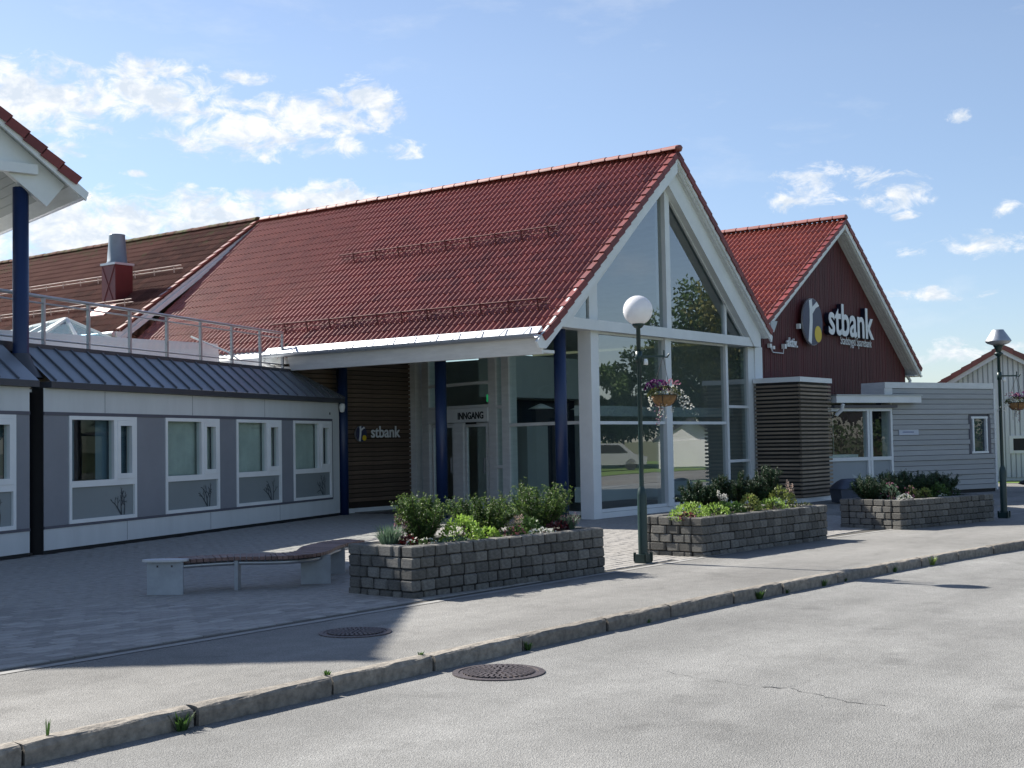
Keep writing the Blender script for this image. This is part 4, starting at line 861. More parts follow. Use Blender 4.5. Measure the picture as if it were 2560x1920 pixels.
def build_annex():
    # boarded part s -3.9..0
    fbox(AF, 'wall', TRIMD, annex, -3.95, -.02, -.8, -.03, 0, 2.84)
    fbox(AF, 'parapet', WHITE2, annex, -4.2, .02, -.82, .035, 2.842, 3.0)
    fbox(AF, 'parapet_return', WHITE2, annex, -4.22, -3.93, -.81, .03, 2.66, 2.84)
    z = .09; i = 0
    heights = []
    hb = .1375
    nb = 20
    for i in range(nb):
        z0 = .09+i*hb; z1 = z0+hb-.013; lap = i % 3 == 0
        segs = [(-3.95, 0)]
        if z1 > 1.08 and z0 < 2.06: segs = [(-3.95, -1.02), (-.16, 0)]
        for a, b in segs:
            mb = MB(); AF.box(mb, a, b, -.028, .012 if not lap else .042, z0, z1); mb.build('board', GREYB, annex)
    fbox(AF, 'corner_board', WHITE2, annex, -.002, .07, -.2, .04, .05, 2.838)
    fbox(AF, 'base', BLACK, annex, -3.95, 0, -.4, -.01, 0, .085)
    # small window
    wf = MB()
    for a in ((-.95, -.28, 2.02, 2.08), (-.95, -.28, 1.06, 1.12), (-.90, -.84, 1.12, 2.02), (-.36, -.30, 1.12, 2.02)): AF.box(wf, a[0], a[1], -.1, .05, a[2], a[3])
    w = wf.build('window', WHITE, annex)
    fbox(AF, 'window_trim', TRIMD, w, -1.02, -.952, -.05, .035, 1.04, 2.1); fbox(AF, 'window_trim', TRIMD, w, -.278, -.17, -.05, .045, 1.04, 2.06)
    mb = MB(); mb.quad(AF.p(-.84, -.02, 1.12), AF.p(-.36, -.02, 1.12), AF.p(-.36, -.02, 2.02), AF.p(-.84, -.02, 2.02)); mb.build('pane', GLASS, w)
    fbox(AF, 'recess', INTD, w, -.9, -.3, -.025, -.022, 1.1, 2.03)
    # name plate with two printed lines
    pl = fbox(AF, 'name_plate', mat('plate', (.55, .58, .66), .4, .03, 3), annex, -3.73, -3.0, .013, .035, 1.6, 1.83)
    for a, b, zz in ((-3.64, -3.14, 1.745), (-3.60, -3.18, 1.66)): fbox(AF, 'print_line', mat('plate_print', (.25, .28, .40), .5, .3, 60), pl, a, b, .0352, .037, zz, zz+.035)
    # shop-window part s -6.1..-3.95
    fbox(AF, 'wall', WHITE2, annex, -4.02, -3.955, -.3, .02, 0, 2.5)
    wf = MB()
    for a in ((-6.3, -3.98, .96, 1.05), (-4.88, -4.80, .1, 2.3), (-4.78, -4.70, .1, 2.3), (-4.03, -3.96, .1, 2.3), (-6.3, -3.98, 2.24, 2.32), (-6.3, -3.98, .0, .1)): AF.box(wf, a[0], a[1], -.12, .03 if a[1]-a[0] > .2 else .035, a[2], a[3])
    w = wf.build('shop_window', WHITE, annex)
    for a, b in ((-6.3, -4.88), (-4.70, -4.03)):
        mb = MB(); mb.quad(AF.p(a, -.03, 1.05), AF.p(b, -.03, 1.05), AF.p(b, -.03, 2.24), AF.p(a, -.03, 2.24)); mb.build('pane', GLASS, w)
        fbox(AF, 'infill_panel', mat('pale_grey_panel', (.33, .36, .38), .5, .05, 1), w, a, b, -.06, -.02, .1, .96)
    branch_decal(AF, -5.15, .25, .5, -.017, DECALW, w, 31)
    box_ = fbox(AF, 'shop_back', INTW, annex, -6.3, -4.0, -2.2, -2.1, 0, 2.4); fbox(AF, 'shop_ceiling', INTW, annex, -6.3, -4.0, -2.1, -.12, 2.32, 2.4)
    fbox(AF, 'shop_counter', INTW, annex, -6.2, -4.9, -.8, -.3, .1, 1.12)
    fbox(AF, 'fascia', WHITE, annex, -6.2, -3.15, -.3, .30, 2.45, 2.63); fbox(AF, 'fascia_lip', ZINC, annex, -6.22, -3.12, -.3, .33, 2.632, 2.66)
    fbox(AF, 'awning_box', TRIMD, annex, -6.1, -3.85, .0, .12, 2.325, 2.40)
    MB().tube([AF.p(-5.98, .3, 2.42), AF.p(-5.98, .26, 2.28), AF.p(-6.05, .12, 2.14)], .05, 8).build('downpipe', WHITE, annex)
    fbox(AF, 'roof', MEMBR, annex, -6.2, -4.2, -2.5, -.3, 2.43, 2.6)
build_annex()
# ================================================================= BARN FAR RIGHT
barn = thing('white_barn', 'small white board-and-batten outbuilding with red roof at far right', 'building', (45.2, 13.3, 0))
def build_barn():
    an = math.atan2(-.954, .3); BF = Fr((45.18, 13.38), an); hw = 3.2; za = 4.38; t = .58
    MB().prism([BF.p(-hw, -.05, 0), BF.p(hw, -.05, 0), BF.p(hw, -.05, za-t*hw), BF.p(0, -.05, za), BF.p(-hw, -.05, za-t*hw)], -BF.n*5).build('wall', BARNW, barn)
    s = -hw
    while s < hw:
        zt = za-t*max(abs(s), abs(s+.13)); fbox(BF, 'board', BARNW, barn, s+.01, s+.135, -.049, -.02, .12, zt-.02); s += .16
    for s_ in range(0, 40):
        x = -hw+.16*s_+.153
        if x < hw: fbox(BF, 'batten', mat('barn_batten', (.36, .38, .40), .7, .05, 2), barn, x-.012, x+.012, -.049, -.008, .12, za-t*abs(x)-.03)
    for sg in (-1, 1):
        q = [BF.p(0, .2, za+.14), BF.p(sg*(hw+.4), .2, za-t*(hw+.4)+.14), BF.p(sg*(hw+.4), .2, za-t*(hw+.4)+.02), BF.p(0, .2, za+.02)]
        if sg > 0: q.reverse()
        rf = MB().prism(q, -BF.n*5.6).build('roof', TILE, barn)
        q = [BF.p(0, .24, za+.03), BF.p(sg*(hw+.4), .24, za-t*(hw+.4)+.03), BF.p(sg*(hw+.4), .24, za-t*(hw+.4)-.12), BF.p(0, .24, za-.12)]
        if sg > 0: q.reverse()
        MB().prism(q, -BF.n*.05).build('barge_board', WHITE2, barn)
        for k in range(11):
            l0, l1 = sg*(k*.33), sg*(k*.33+.35); q = [BF.p(l0, .29, za-t*abs(l0)+.20), BF.p(l1, .29, za-t*abs(l1)+.235), BF.p(l1, .29, za-t*abs(l1)+.03), BF.p(l0, .29, za-t*abs(l0)+.03)]
            if sg > 0: q.reverse()
            MB().prism(q, -BF.n*.15).build('verge_tile', TILE, barn)
    wf = MB()
    for a in ((.12, .95, 1.42, 1.52), (.12, .95, .92, 1.02), (.12, .24, 1.02, 1.42), (.83, .95, 1.02, 1.42)): BF.box(wf, a[0], a[1], -.05, .02, a[2], a[3])
    w = wf.build('window', WHITE, barn); fbox(BF, 'pane', BLACK, w, .24, .83, -.045, -.004, 1.02, 1.42)
build_barn()
# ================================================================= STREET LAMPS
def lamp_post(x, y, label, globe):
    th = thing('street_lamp', label, 'street lamp', (x, y, 0), 'street lamps along the footway')
    def L(*pr): return MB().lathe((x, y, 0), pr, 18)
    b = MB(); b.box(x-.085, x+.085, y-.085, y+.085, 0, .11)
    for sx in (-1, 1):
        for sy in (-1, 1): b.box(x+sx*.085-.03*(sx > 0)-0, x+sx*.085+.03*(sx < 0)+.0, y+sy*.085-.012, y+sy*.085+.012, .02, .135)
    b.build('base_clamp', LAMPG, th)
    L((.062, .11), (.062, .88), (.05, .95), (.034, .98), (.034, 1.0)).build('lower_pole', LAMPG, th)
    L((.030, 1.0), (.028, 3.06), (.05, 3.07), (.075, 3.1), (.085, 3.12), (.06, 3.14)).build('upper_pole', LAMPG, th)
    ux, uy = .6, -.8
    arm = MB(); arm.lathe((x, y, 0), [(.034, 2.62), (.045, 2.62), (.045, 2.76), (.034, 2.76)], 12); arm.beam((x, y, 2.69), (x+ux*.33, y+uy*.33, 2.69), .022, .028)
    arm.tube([(x+ux*.33, y+uy*.33, 2.77), (x+ux*.33, y+uy*.33, 2.68), (x+ux*.37, y+uy*.37, 2.675), (x+ux*.40, y+uy*.40, 2.72)], .012, 6); arm.build('hanger_arm', LAMPG, th)
    MB().lathe((x+ux*.09, y+uy*.09, 2.58), [(0, 0), (.03, 0), (.03, .05), (.02, .08), (0, .08)], 10).build('sensor', WHITE, th)
    if globe:
        n = 16; MB().lathe((x, y, 3.3), [(max(.001, .195*math.sin(math.pi*k/n)), -.195*math.cos(math.pi*k/n)) for k in range(1, n+1)], 28).build('globe', GLOBE, th)
    else:
        L((.03, 3.1), (.06, 3.2), (.08, 3.24), (.10, 3.27)).build('lamp_neck', LAMPG, th)
        L((.0, 3.57), (.105, 3.57), (.115, 3.55), (.235, 3.37), (.24, 3.35)).build('lamp_shade', GALV, th)
        L((.24, 3.349), (.2, 3.31), (.10, 3.275), (.09, 3.3)).build('lens', ZINC, th)
    return th
lamp_post(14.72, 9.02, 'dark green lamp post with round white globe between the two near stone planters', True)
lamp_post(25.45, 7.61, 'dark green lamp post with silver conical shade at right end of farthest planter', False)
# ================================================================= PLANTS
def rv(r): 
    while True:
        v = Vector((r.uniform(-1, 1), r.uniform(-1, 1), r.uniform(-1, 1)))
        if .05 < v.length < 1: return v.normalized()
def leaf(mb, p, d, w, ln, r, fold=True):
    d = d.normalized(); s = d.cross(rv(r))
    if s.length < .05: s = d.cross(Vector((0, 0, 1)))
    s.normalize(); a = p-s*w*.5+d*ln*.5; b = p+s*w*.5+d*ln*.5; e = p+d*ln
    mb.add([p, b, e, a], [(0, 1, 2, 3)])
def plant(name, label, cat, loc, group=None):
    return thing(name, label, cat, loc, group)
def yew(loc, h, rad, label, seed, dark=False, upright=False, group=None, name='yew_shrub'):
    r = random.Random(seed); th = plant(name, label, 'shrub', loc, group); base = Vector(loc); st = MB(); nd = MB(); tip = MB()
    nb = int(22+h*12)
    for i in range(nb):
        a = r.uniform(0, 2*math.pi); sp = rad*math.sqrt(r.uniform(.02, 1)); hh = h*(r.uniform(.62, .96) if sp < rad*.7 else r.uniform(.42, .86))
        end = base+Vector((math.cos(a)*sp, math.sin(a)*sp, hh)); ctrl = base+Vector((math.cos(a)*sp*(.35 if upright else .75), math.sin(a)*sp*(.35 if upright else .75), hh*.45))
        pts = [base.lerp(ctrl, t).lerp(ctrl.lerp(end, t), t) for t in [k/7 for k in range(8)]]
        st.tube(pts, [.008*(1-k/8)+.002 for k in range(8)], 4, False)
        def spray(p0, p1, n, ln, wd):
            d = (p1-p0).normalized()
            for k in range(n):
                p = p0.lerp(p1, k/n)
                for q in range(3):
                    v = rv(r); dd = (v-d*v.dot(d)).normalized()*1.0+d*.55
                    leaf(nd if (dark or k < n*.78) else tip, p, dd, wd, ln*r.uniform(.7, 1.2), r)
        for k in range(1, 7):
            spray(pts[k], pts[k+1], 9, .028, .009)
            for q in range(5 if k < 6 else 3):
                v = rv(r); v.z = abs(v.z)*.8; d = (pts[min(k+1, 7)]-pts[k-1]).normalized(); sd = (v*1.0+d*(1.0 if upright else .6)).normalized(); e = pts[k]+sd*rad*r.uniform(.18, .42)
                spray(pts[k], e, 9, .027, .0085)
    st.build('stems', BARK, th); nd.build('needles', YEWD if dark else YEW, th)
    if tip.v: tip.build('new_growth', YEWT, th)
    return th
def mound(loc, h, rad, mt, n, lw, ll, label, seed, name='leafy_shrub', cat='shrub', group=None, fl=None, nf=0, fs=.02, stretch=1.0, ang=0, rough=.25):
    r = random.Random(seed); th = plant(name, label, cat, loc, group); base = Vector(loc); mb = MB(); fm = MB(); st = MB(); lumps = [(rv(r), r.uniform(.6, 1.0)) for _ in range(9)]
    ca, sa = math.cos(ang), math.sin(ang)
    def surf(v):
        k = 1+rough*max(0, max(v.dot(l)*w for l, w in lumps)-.6)*1.6-rough*.5
        x, y = v.x*rad*stretch*k, v.y*rad*k
        return Vector((x*ca-y*sa, x*sa+y*ca, abs(v.z)*h*k))
    for i in range(n):
        v = rv(r); v.z = abs(v.z); k = r.uniform(.55, 1)**.5; p = base+surf(v)*k; leaf(mb, p, (v+rv(r)*.8+Vector((0, 0, .25))), lw*r.uniform(.6, 1.25), ll*r.uniform(.6, 1.25), r)
    for i in range(8):
        v = rv(r); v.z = abs(v.z)+.3; st.tube([base, base+surf(v.normalized())*.8], .004, 4, False)
    st.build('stems', BARK, th); mb.build('leaves', mt, th)
    if fl:
        for i in range(nf):
            v = rv(r); v.z = abs(v.z)*.9+.1; v.normalize(); p = base+surf(v)*r.uniform(.95, 1.08)
            for q in range(4): leaf(fm, p, rv(r)+v*.6, fs*.9, fs, r)
        fm.build('flowers', fl, th)
    return th
def tuft(loc, h, rad, mt, n, label, seed, name='grass_tuft', cat='plant', fl=None, group=None, w=.006):
    r = random.Random(seed); th = plant(name, label, cat, loc, group); mb = MB(); fm = MB(); base = Vector(loc)
    for i in range(n):
        a = r.uniform(0, 6.283); sp = rad*math.sqrt(r.random()); b0 = base+Vector((math.cos(a)*sp*.35, math.sin(a)*sp*.35, 0)); e = base+Vector((math.cos(a)*sp*1.1, math.sin(a)*sp*1.1, h*r.uniform(.55, 1))); mid = b0.lerp(e, .55)+Vector((0, 0, h*.12)); sd = Vector((math.sin(a+r.uniform(-1, 1)), -math.cos(a), 0))*w
        mb.add([b0-sd, b0+sd, mid+sd*.8, mid-sd*.8, e], [(0, 1, 2, 3), (3, 2, 4)])
        if fl and i % 5 == 0:
            for q in range(4): leaf(fm, e+Vector((0, 0, -.02*q)), rv(r), .012, .016, r)
    mb.build('blades', mt, th)
    if fm.v: fm.build('flower_spikes', fl, th)
    return th
def plume(loc, h, n, mt, lm, label, seed, name='astilbe', spread=.12, size=.16):
    r = random.Random(seed); th = plant(name, label, 'flowering plant', loc); base = Vector(loc); mb = MB(); st = MB(); lv = MB()
    for i in range(n):
        a = r.uniform(0, 6.28); d = Vector((math.cos(a)*spread*r.uniform(.2, 1), math.sin(a)*spread*r.uniform(.2, 1), h*r.uniform(.8, 1))); e = base+d; st.tube([base, base+d*.6, e], .003, 4, False)
        for k in range(70):
            t = r.random(); q = rv(r); q.z *= .5; p = e-Vector((d.x, d.y, d.z)).normalized()*size*t+q*(.008+.045*t)
            leaf(mb, p, rv(r)+Vector((0, 0, .4)), .010, .02, r)
    for i in range(160):
        v = rv(r); v.z = abs(v.z); leaf(lv, base+Vector((v.x*spread*1.3, v.y*spread*1.3, v.z*h*.5)), v+rv(r)*.6, .022, .045, r)
    st.build('stems', BARK, th); mb.build('plumes', mt, th); lv.build('leaves', lm, th); return th
# ================================================================= PLANTERS
def stone_variants():
    out = []
    for k in range(6):
        r = random.Random(k+40); bm = bmesh.new(); bmesh.ops.create_cube(bm, size=1); bmesh.ops.scale(bm, vec=(1, 1, 1), verts=bm.verts)
        for v in bm.verts: v.co += Vector((r.uniform(-.03, .03), r.uniform(-.04, .04), r.uniform(-.025, .025)))
        bmesh.ops.bevel(bm, geom=list(bm.edges), offset=.10, segments=1, profile=.5, affect='EDGES')
        me = bpy.data.meshes.new('stone'); bm.to_mesh(me); bm.free(); me.materials.append(STONE); out.append(me)
    return out
STV = stone_variants()
def planter(o, e, depth, h, label, seed):
    r = random.Random(seed); o = Vector((*o, 0)); e = Vector((*e, 0)); L = (e-o).length; ang = math.atan2((e-o).y, (e-o).x); th = thing('stone_planter', label, 'planter', o, 'stone planters along the footway')
    fr = Fr(o.xy, ang); core = MB(); w = .17
    # core ring (dark joints) and soil
    for a in ((.02, L-.02, -w, -.02), (.02, L-.02, -depth+.02, -depth+w), (.02, w, -depth+w, -w), (L-w, L-.02, -depth+w, -w)): fr.box(core, a[0], a[1], a[2], a[3], 0, h-.012)
    core.build('joint_core', MORTAR, th)
    fr.box(MB(), w, L-w, -depth+w, -w, 0, h-.05).build('soil', SOIL, th)
    n = 5; ch = h/(n-.45)
    M0 = Matrix((fr.u, -fr.n, Vector((0, 0, 1)))).transposed().to_4x4()
    def run(s0, s1, dd, along_s, c, zc):
        p = s0 + (0 if c % 2 else -.0); first = True
        while p < s1-.02:
            ln = r.uniform(.17, .235)
            if first and c % 2: ln *= .62
            first = False
            if s1-(p+ln) < .09: ln = s1-p
            mid = p+ln/2; th_ = .185
            if along_s: ctr = fr.p(mid, dd, zc); S = Matrix.Diagonal((ln-.008, th_, ch-.006, 1))
            else: ctr = fr.p(dd, -mid, zc); S = Matrix.Diagonal((th_, ln-.008, ch-.006, 1))
            M = M0.copy(); M.translation = ctr+Vector((r.uniform(-.006, .006), r.uniform(-.006, .006), r.uniform(-.002, .002)))
            fl = Matrix.Rotation(r.uniform(-.02, .02), 4, 'Z') @ Matrix.Rotation(r.uniform(-.015, .015), 4, 'Y')
            inst('stone', r.choice(STV), M @ fl @ S, th); p += ln
    for c in range(n):
        zc = ch*(c+.05)
        run(0, L, -.092, True, c, zc)                       # front
        run(.19, depth-.19, .092, False, c+1, zc)           # left end
        run(.19, depth-.19, L-.092, False, c+1, zc)         # right end
        run(0, L, -depth+.092, True, c+1, zc)               # back
    return fr
H = .535
P1 = planter((10.24, 9.06), (13.53, 8.83), 1.0, H, 'nearest grey stone planter at the end of the bench', 1)
P2 = planter((15.72, 8.69), (19.33, 8.47), 1.05, H, 'middle grey stone planter just right of the globe lamp', 2)
P3 = planter((21.72, 8.2), (24.62, 7.53), 1.25, .50, 'farthest grey stone planter beside the silver shaded lamp', 3)
Z1 = H-.05
def at(fr, s, t, z=Z1): q = fr.p(s, -t, z); return (q.x, q.y, q.z)
# near planter
tuft(at(P1, .2, .55), .27, .2, GREYL, 240, 'silver-green lavender tuft at bench end of nearest planter', 11, 'lavender')
mound(at(P1, .30, .36), .15, .11, PETD, 120, .03, .04, 'red begonia in left corner of nearest planter', 12, 'begonia', 'flowering plant', fl=PETR, nf=26, fs=.03)
mound(at(P1, .42, .25), .11, .12, LEAF, 260, .016, .026, 'low white-flowered ground cover at front left of nearest planter', 13, 'ground_cover', 'flowering plant', fl=PETW, nf=34, fs=.018, stretch=2.4, ang=0)
plume(at(P1, .52, .72), .33, 6, PETM, LEAF, 'dusky pink flower spikes beneath leftmost yew of nearest planter', 14, 'coral_bells', .13, .2)
yew(at(P1, .78, .58), .60, .40, 'leftmost bushy yew in nearest planter', 15)
mound(at(P1, 1.12, .34), .34, .27, LIME, 700, .03, .042, 'bright lime green shrub between first two yews of nearest planter', 16)
mound(at(P1, .86, .22), .09, .12, GREYL, 240, .02, .03, 'pale grey-green ground cover beneath lime shrub in nearest planter', 17, 'ground_cover', 'plant', fl=PETW, nf=10, fs=.014, stretch=2.5)
yew(at(P1, 1.78, .66), .56, .40, 'middle yew in nearest planter, in front of the entrance', 18)
mound(at(P1, 1.50, .28), .17, .14, LIME, 220, .03, .045, 'small light green plant right of lime shrub in nearest planter', 19)
plume(at(P1, 2.0, .36), .27, 6, PETPALE, LIME, 'pale pink feathery plumes near middle of nearest planter', 20, 'astilbe', .15, .13)
mound(at(P1, 1.92, .26), .14, .10, LEAF, 120, .02, .03, 'salmon pink flowers at front middle of nearest planter', 21, 'pink_flower', 'flowering plant', fl=PETP, nf=26, fs=.028, stretch=1.7)
mound(at(P1, 2.32, .42), .26, .18, LEAF, 320, .032, .05, 'fresh green leafy plant under right-hand yew of nearest planter', 22)
yew(at(P1, 2.74, .62), .64, .48, 'rightmost and widest yew in nearest planter', 23)
mound(at(P1, 2.28, .16), .10, .10, LEAF, 160, .014, .02, 'white edging flowers along front right of nearest planter', 24, 'white_flower', 'flowering plant', fl=PETW, nf=90, fs=.02, stretch=2.8)
mound(at(P1, 2.74, .30), .16, .13, PETD, 220, .032, .045, 'dark red leafy plant at right of nearest planter', 25, 'dark_begonia', 'plant', fl=PETR, nf=8, fs=.025, stretch=1.8)
tuft(at(P1, 3.08, .42), .24, .2, GREYL, 240, 'silver-green lavender tuft at lamp end of nearest planter', 26, 'lavender', fl=PETM)
# middle planter
for k, (s, h, rd, lb) in enumerate(((.92, .56, .24, 'leftmost dark upright yew in middle planter'), (1.36, .48, .17, 'second dark upright yew from left in middle planter'), (1.72, .62, .2, 'third dark upright yew from left in middle planter'), (2.2, .66, .2, 'fourth dark upright yew from left in middle planter'), (2.66, .62, .22, 'fifth dark upright yew from left in middle planter'), (3.12, .74, .27, 'rightmost and tallest upright yew in middle planter'))):
    yew(at(P2, s, .74), h, rd, lb, 50+k, dark=True, upright=True, group='upright yews in the middle planter')
mound(at(P2, .30, .40), .25, .31, LIME, 820, .018, .032, 'large lime yellow mound at left of middle planter', 60, stretch=1.35)
mound(at(P2, .76, .27), .22, .23, LIME, 560, .018, .032, 'lime yellow mound along front edge of middle planter', 61, stretch=1.4)
plume(at(P2, 1.26, .44), .36, 3, PETW, LEAF, 'white feathery plume in middle planter', 62, 'astilbe', .08, .10)
mound(at(P2, 1.30, .32), .2, .22, LEAF, 420, .034, .05, 'mid-green leafy plant under white plume in middle planter', 63, fl=PETW, nf=8, fs=.02)
mound(at(P2, 1.82, .34), .32, .19, GOLD, 420, .03, .045, 'gold-green bush in centre of middle planter', 64, fl=PETP, nf=8, fs=.014)
mound(at(P2, 2.42, .30), .23, .27, LIME, 560, .018, .034, 'lime feathery mound at right of middle planter', 65, stretch=1.3)
mound(at(P2, 2.98, .46), .34, .22, GOLD, 420, .03, .05, 'gold-green bush at right end of middle planter', 66)
plume(at(P2, 3.28, .48), .46, 3, PETPALE, GOLD, 'cream arching plume at right end of middle planter', 67, 'goatsbeard', .08, .17)
mound(at(P2, .10, .30), .10, .12, PETD, 160, .016, .04, 'pink-flowered bronze plant in left corner of middle planter', 68, 'pink_flower', 'flowering plant', fl=PETP, nf=16, fs=.035)
mound(at(P2, 3.42, .30), .08, .12, OLIVE, 120, .012, .05, 'sparse dry ground cover at right corner of middle planter', 69, 'ground_cover', 'plant', stretch=1.2)
# far planter
for k, (s, h, lb) in enumerate(((.28, .48, 'leftmost spreading dark yew in farthest planter'), (.82, .52, 'second spreading dark yew from left in farthest planter'), (1.26, .53, 'third spreading dark yew from left in farthest planter'), (1.7, .52, 'fourth spreading dark yew from left in farthest planter'), (2.14, .52, 'fifth spreading dark yew from left in farthest planter'), (2.55, .48, 'rightmost spreading dark yew in farthest planter'))):
    yew(at(P3, s, .82, .45), h, .34, lb, 80+k, dark=True, group='spreading yews in the farthest planter')
mound(at(P3, .34, .42, .45), .32, .2, GREYL, 320, .02, .034, 'silvery grey-green bush at left of farthest planter', 90, fl=PETM, nf=14, fs=.022)
mound(at(P3, .42, .22, .45), .13, .13, LEAF, 160, .014, .022, 'white flower edging at front left of farthest planter', 91, 'white_flower', 'flowering plant', fl=PETW, nf=120, fs=.018, stretch=2.2)
mound(at(P3, .86, .36, .45), .25, .16, OLIVE, 240, .028, .045, 'bronze-tinged bush near middle of farthest planter', 92, fl=PETM, nf=20, fs=.026)
mound(at(P3, 1.22, .34, .45), .22, .15, GOLD, 220, .028, .045, 'olive gold bush at centre of farthest planter', 93)
mound(at(P3, 1.72, .36, .45), .30, .2, LEAF, 320, .034, .055, 'fresh green bush right of centre in farthest planter', 94)
mound(at(P3, 1.6, .20, .45), .09, .1, LEAF, 90, .014, .02, 'small white flowers at front right of farthest planter', 95, 'white_flower', 'flowering plant', fl=PETW, nf=40, fs=.018, stretch=2.0)
mound(at(P3, 2.25, .45, .45), .2, .2, YEWD, 260, .026, .04, 'low dark green bush at right end of farthest planter', 96)
# kerb weeds
for k, (x, h, rd, n, lb) in enumerate(((5.18, .13, .10, 34, 'dandelion-like weed clump against nearest kerb'), (4.33, .12, .03, 7, 'thin sprig in kerb joint at lower left'), (6.52, .05, .04, 24, 'small grass tuft on kerb below the shaded plaza'), (7.5, .045, .04, 24, 'tiny grass tuft at kerb joint left of road manhole'), (8.72, .09, .06, 26, 'weed in kerb joint just above road manhole'), (12.75, .10, .10, 36, 'leafy weed at kerb below the middle planter left corner'), (14.2, .10, .09, 30, 'pair of pale weeds at kerb left of lamp shadow'), (16.05, .09, .06, 24, 'small pale weed at kerb right of lamp shadow'), (17.1, .13, .10, 46, 'bright yellow-green weed at kerb before farthest planter'), (20.3, .10, .09, 30, 'farthest weed tuft at kerb on the right'), (13.35, .06, .05, 20, 'low weed in gutter between the leafy and pale kerb weeds'), (14.75, .05, .05, 18, 'flat weed in gutter just before the lamp shadow'), (10.6, .05, .05, 18, 'flat weed in gutter right of road manhole'))):
    nearf = x < 9
    tuft((x, kerb_y(x)-(.01 if k in (0, 5, 6, 7, 8, 9, 4, 10, 11, 12) else -.09), -.11 if k in (0, 4, 5, 6, 7, 8, 9, 10, 11, 12) else .0), h, rd, LEAF if k not in (8,) else YEWT, n, lb, 120+k, 'weed', group='weeds along the kerb', w=.009 if k in (0, 5) else .005)
# ================================================================= HANGING BASKETS
def basket(x, y, label, seed, white_right=True):
    cx, cy = x+.6*.32, y-.8*.32; th = thing('hanging_basket', label, 'flower basket', (cx, cy, 2.05), 'hanging flower baskets'); r = random.Random(seed); c = Vector((cx, cy, 2.03))
    MB().lathe(c, [(.02, 0), (.08, .012), (.13, .05), (.155, .10), (.165, .15), (.13, .15)], 18).build('coir_bowl', COIR, th)
    w = MB()
    for k in range(4):
        a = k*1.571+.4; w.tube([c+Vector((.168*math.cos(a), .168*math.sin(a), .15)), c+Vector((.16*math.cos(a), .16*math.sin(a), .09)), c+Vector((.1*math.cos(a), .1*math.sin(a), .015)), c], .005, 5, False)
    w.tube([c+Vector((.17*math.cos(t*.3142), .17*math.sin(t*.3142), .15)) for t in range(21)], .005, 5, False); w.build('wire_frame', BLACK, th)
    ch = MB()
    for k in range(3):
        a = k*2.094; ch.tube([c+Vector((.168*math.cos(a), .168*math.sin(a), .15)), c+Vector((0, 0, .66))], .004, 5, False)
    ch.build('chain', BLACK, th)
    lv = MB(); pv = MB(); pw = MB(); pm = MB(); ur = Vector((.6, -.8, 0))
    for i in range(420):
        v = rv(r); v.z = abs(v.z)*.7; leaf(lv, c+Vector((v.x*.2, v.y*.2, .14+v.z*.16)), v+rv(r)*.7, .02, .034, r)
    def fl(mb, p, n=5, s=.024):
        for q in range(n): leaf(mb, p, rv(r), s, s, r)
    sgn = 1 if white_right else -1
    for i in range(80): v = rv(r); fl(pv, c+Vector((v.x*.16, v.y*.16, .22+abs(v.z)*.13))-ur*.09*sgn)
    for i in range(20): v = rv(r); fl(pm, c+Vector((v.x*.13, v.y*.13, .27+abs(v.z)*.08))+ur*.1*sgn, 5, .02)
    for i in range(130):
        t = r.random(); v = rv(r); fl(pw, c+ur*sgn*(.04+.28*t)+Vector((v.x*.08, v.y*.08, .24-.26*t*t+v.z*.05)), 4, .017)
    for i in range(26): v = rv(r); t = r.random(); fl(pw, c-ur*sgn*(.17+.03*t)+Vector((v.x*.03, v.y*.03, .14-.2*t)), 4, .016)
    tr = MB()
    for k in range(7):
        a = r.uniform(0, 6.28); p0 = c+Vector((math.cos(a)*.1, math.sin(a)*.1, .05)); ln = r.uniform(.1, .3); tr.tube([p0, p0+Vector((0, 0, -ln))], .003, 4, False)
        for q in range(7): fl(pm if k % 2 else pw, p0+Vector((r.uniform(-.03, .03), r.uniform(-.03, .03), -ln*r.random())), 3, .016)
    tr.build('trailing_stems', OLIVE, th); lv.build('leaves', OLIVE, th); pv.build('purple_flowers', PETV, th); stuff(pw.build('white_flowers', PETW, th)); pm.build('mauve_flowers', PETM, th)
basket(14.72, 9.02, 'coir flower basket with trailing white blossoms on globe lamp', 5)
basket(25.45, 7.61, 'purple flower basket on silver shaded lamp at right edge', 6, False)
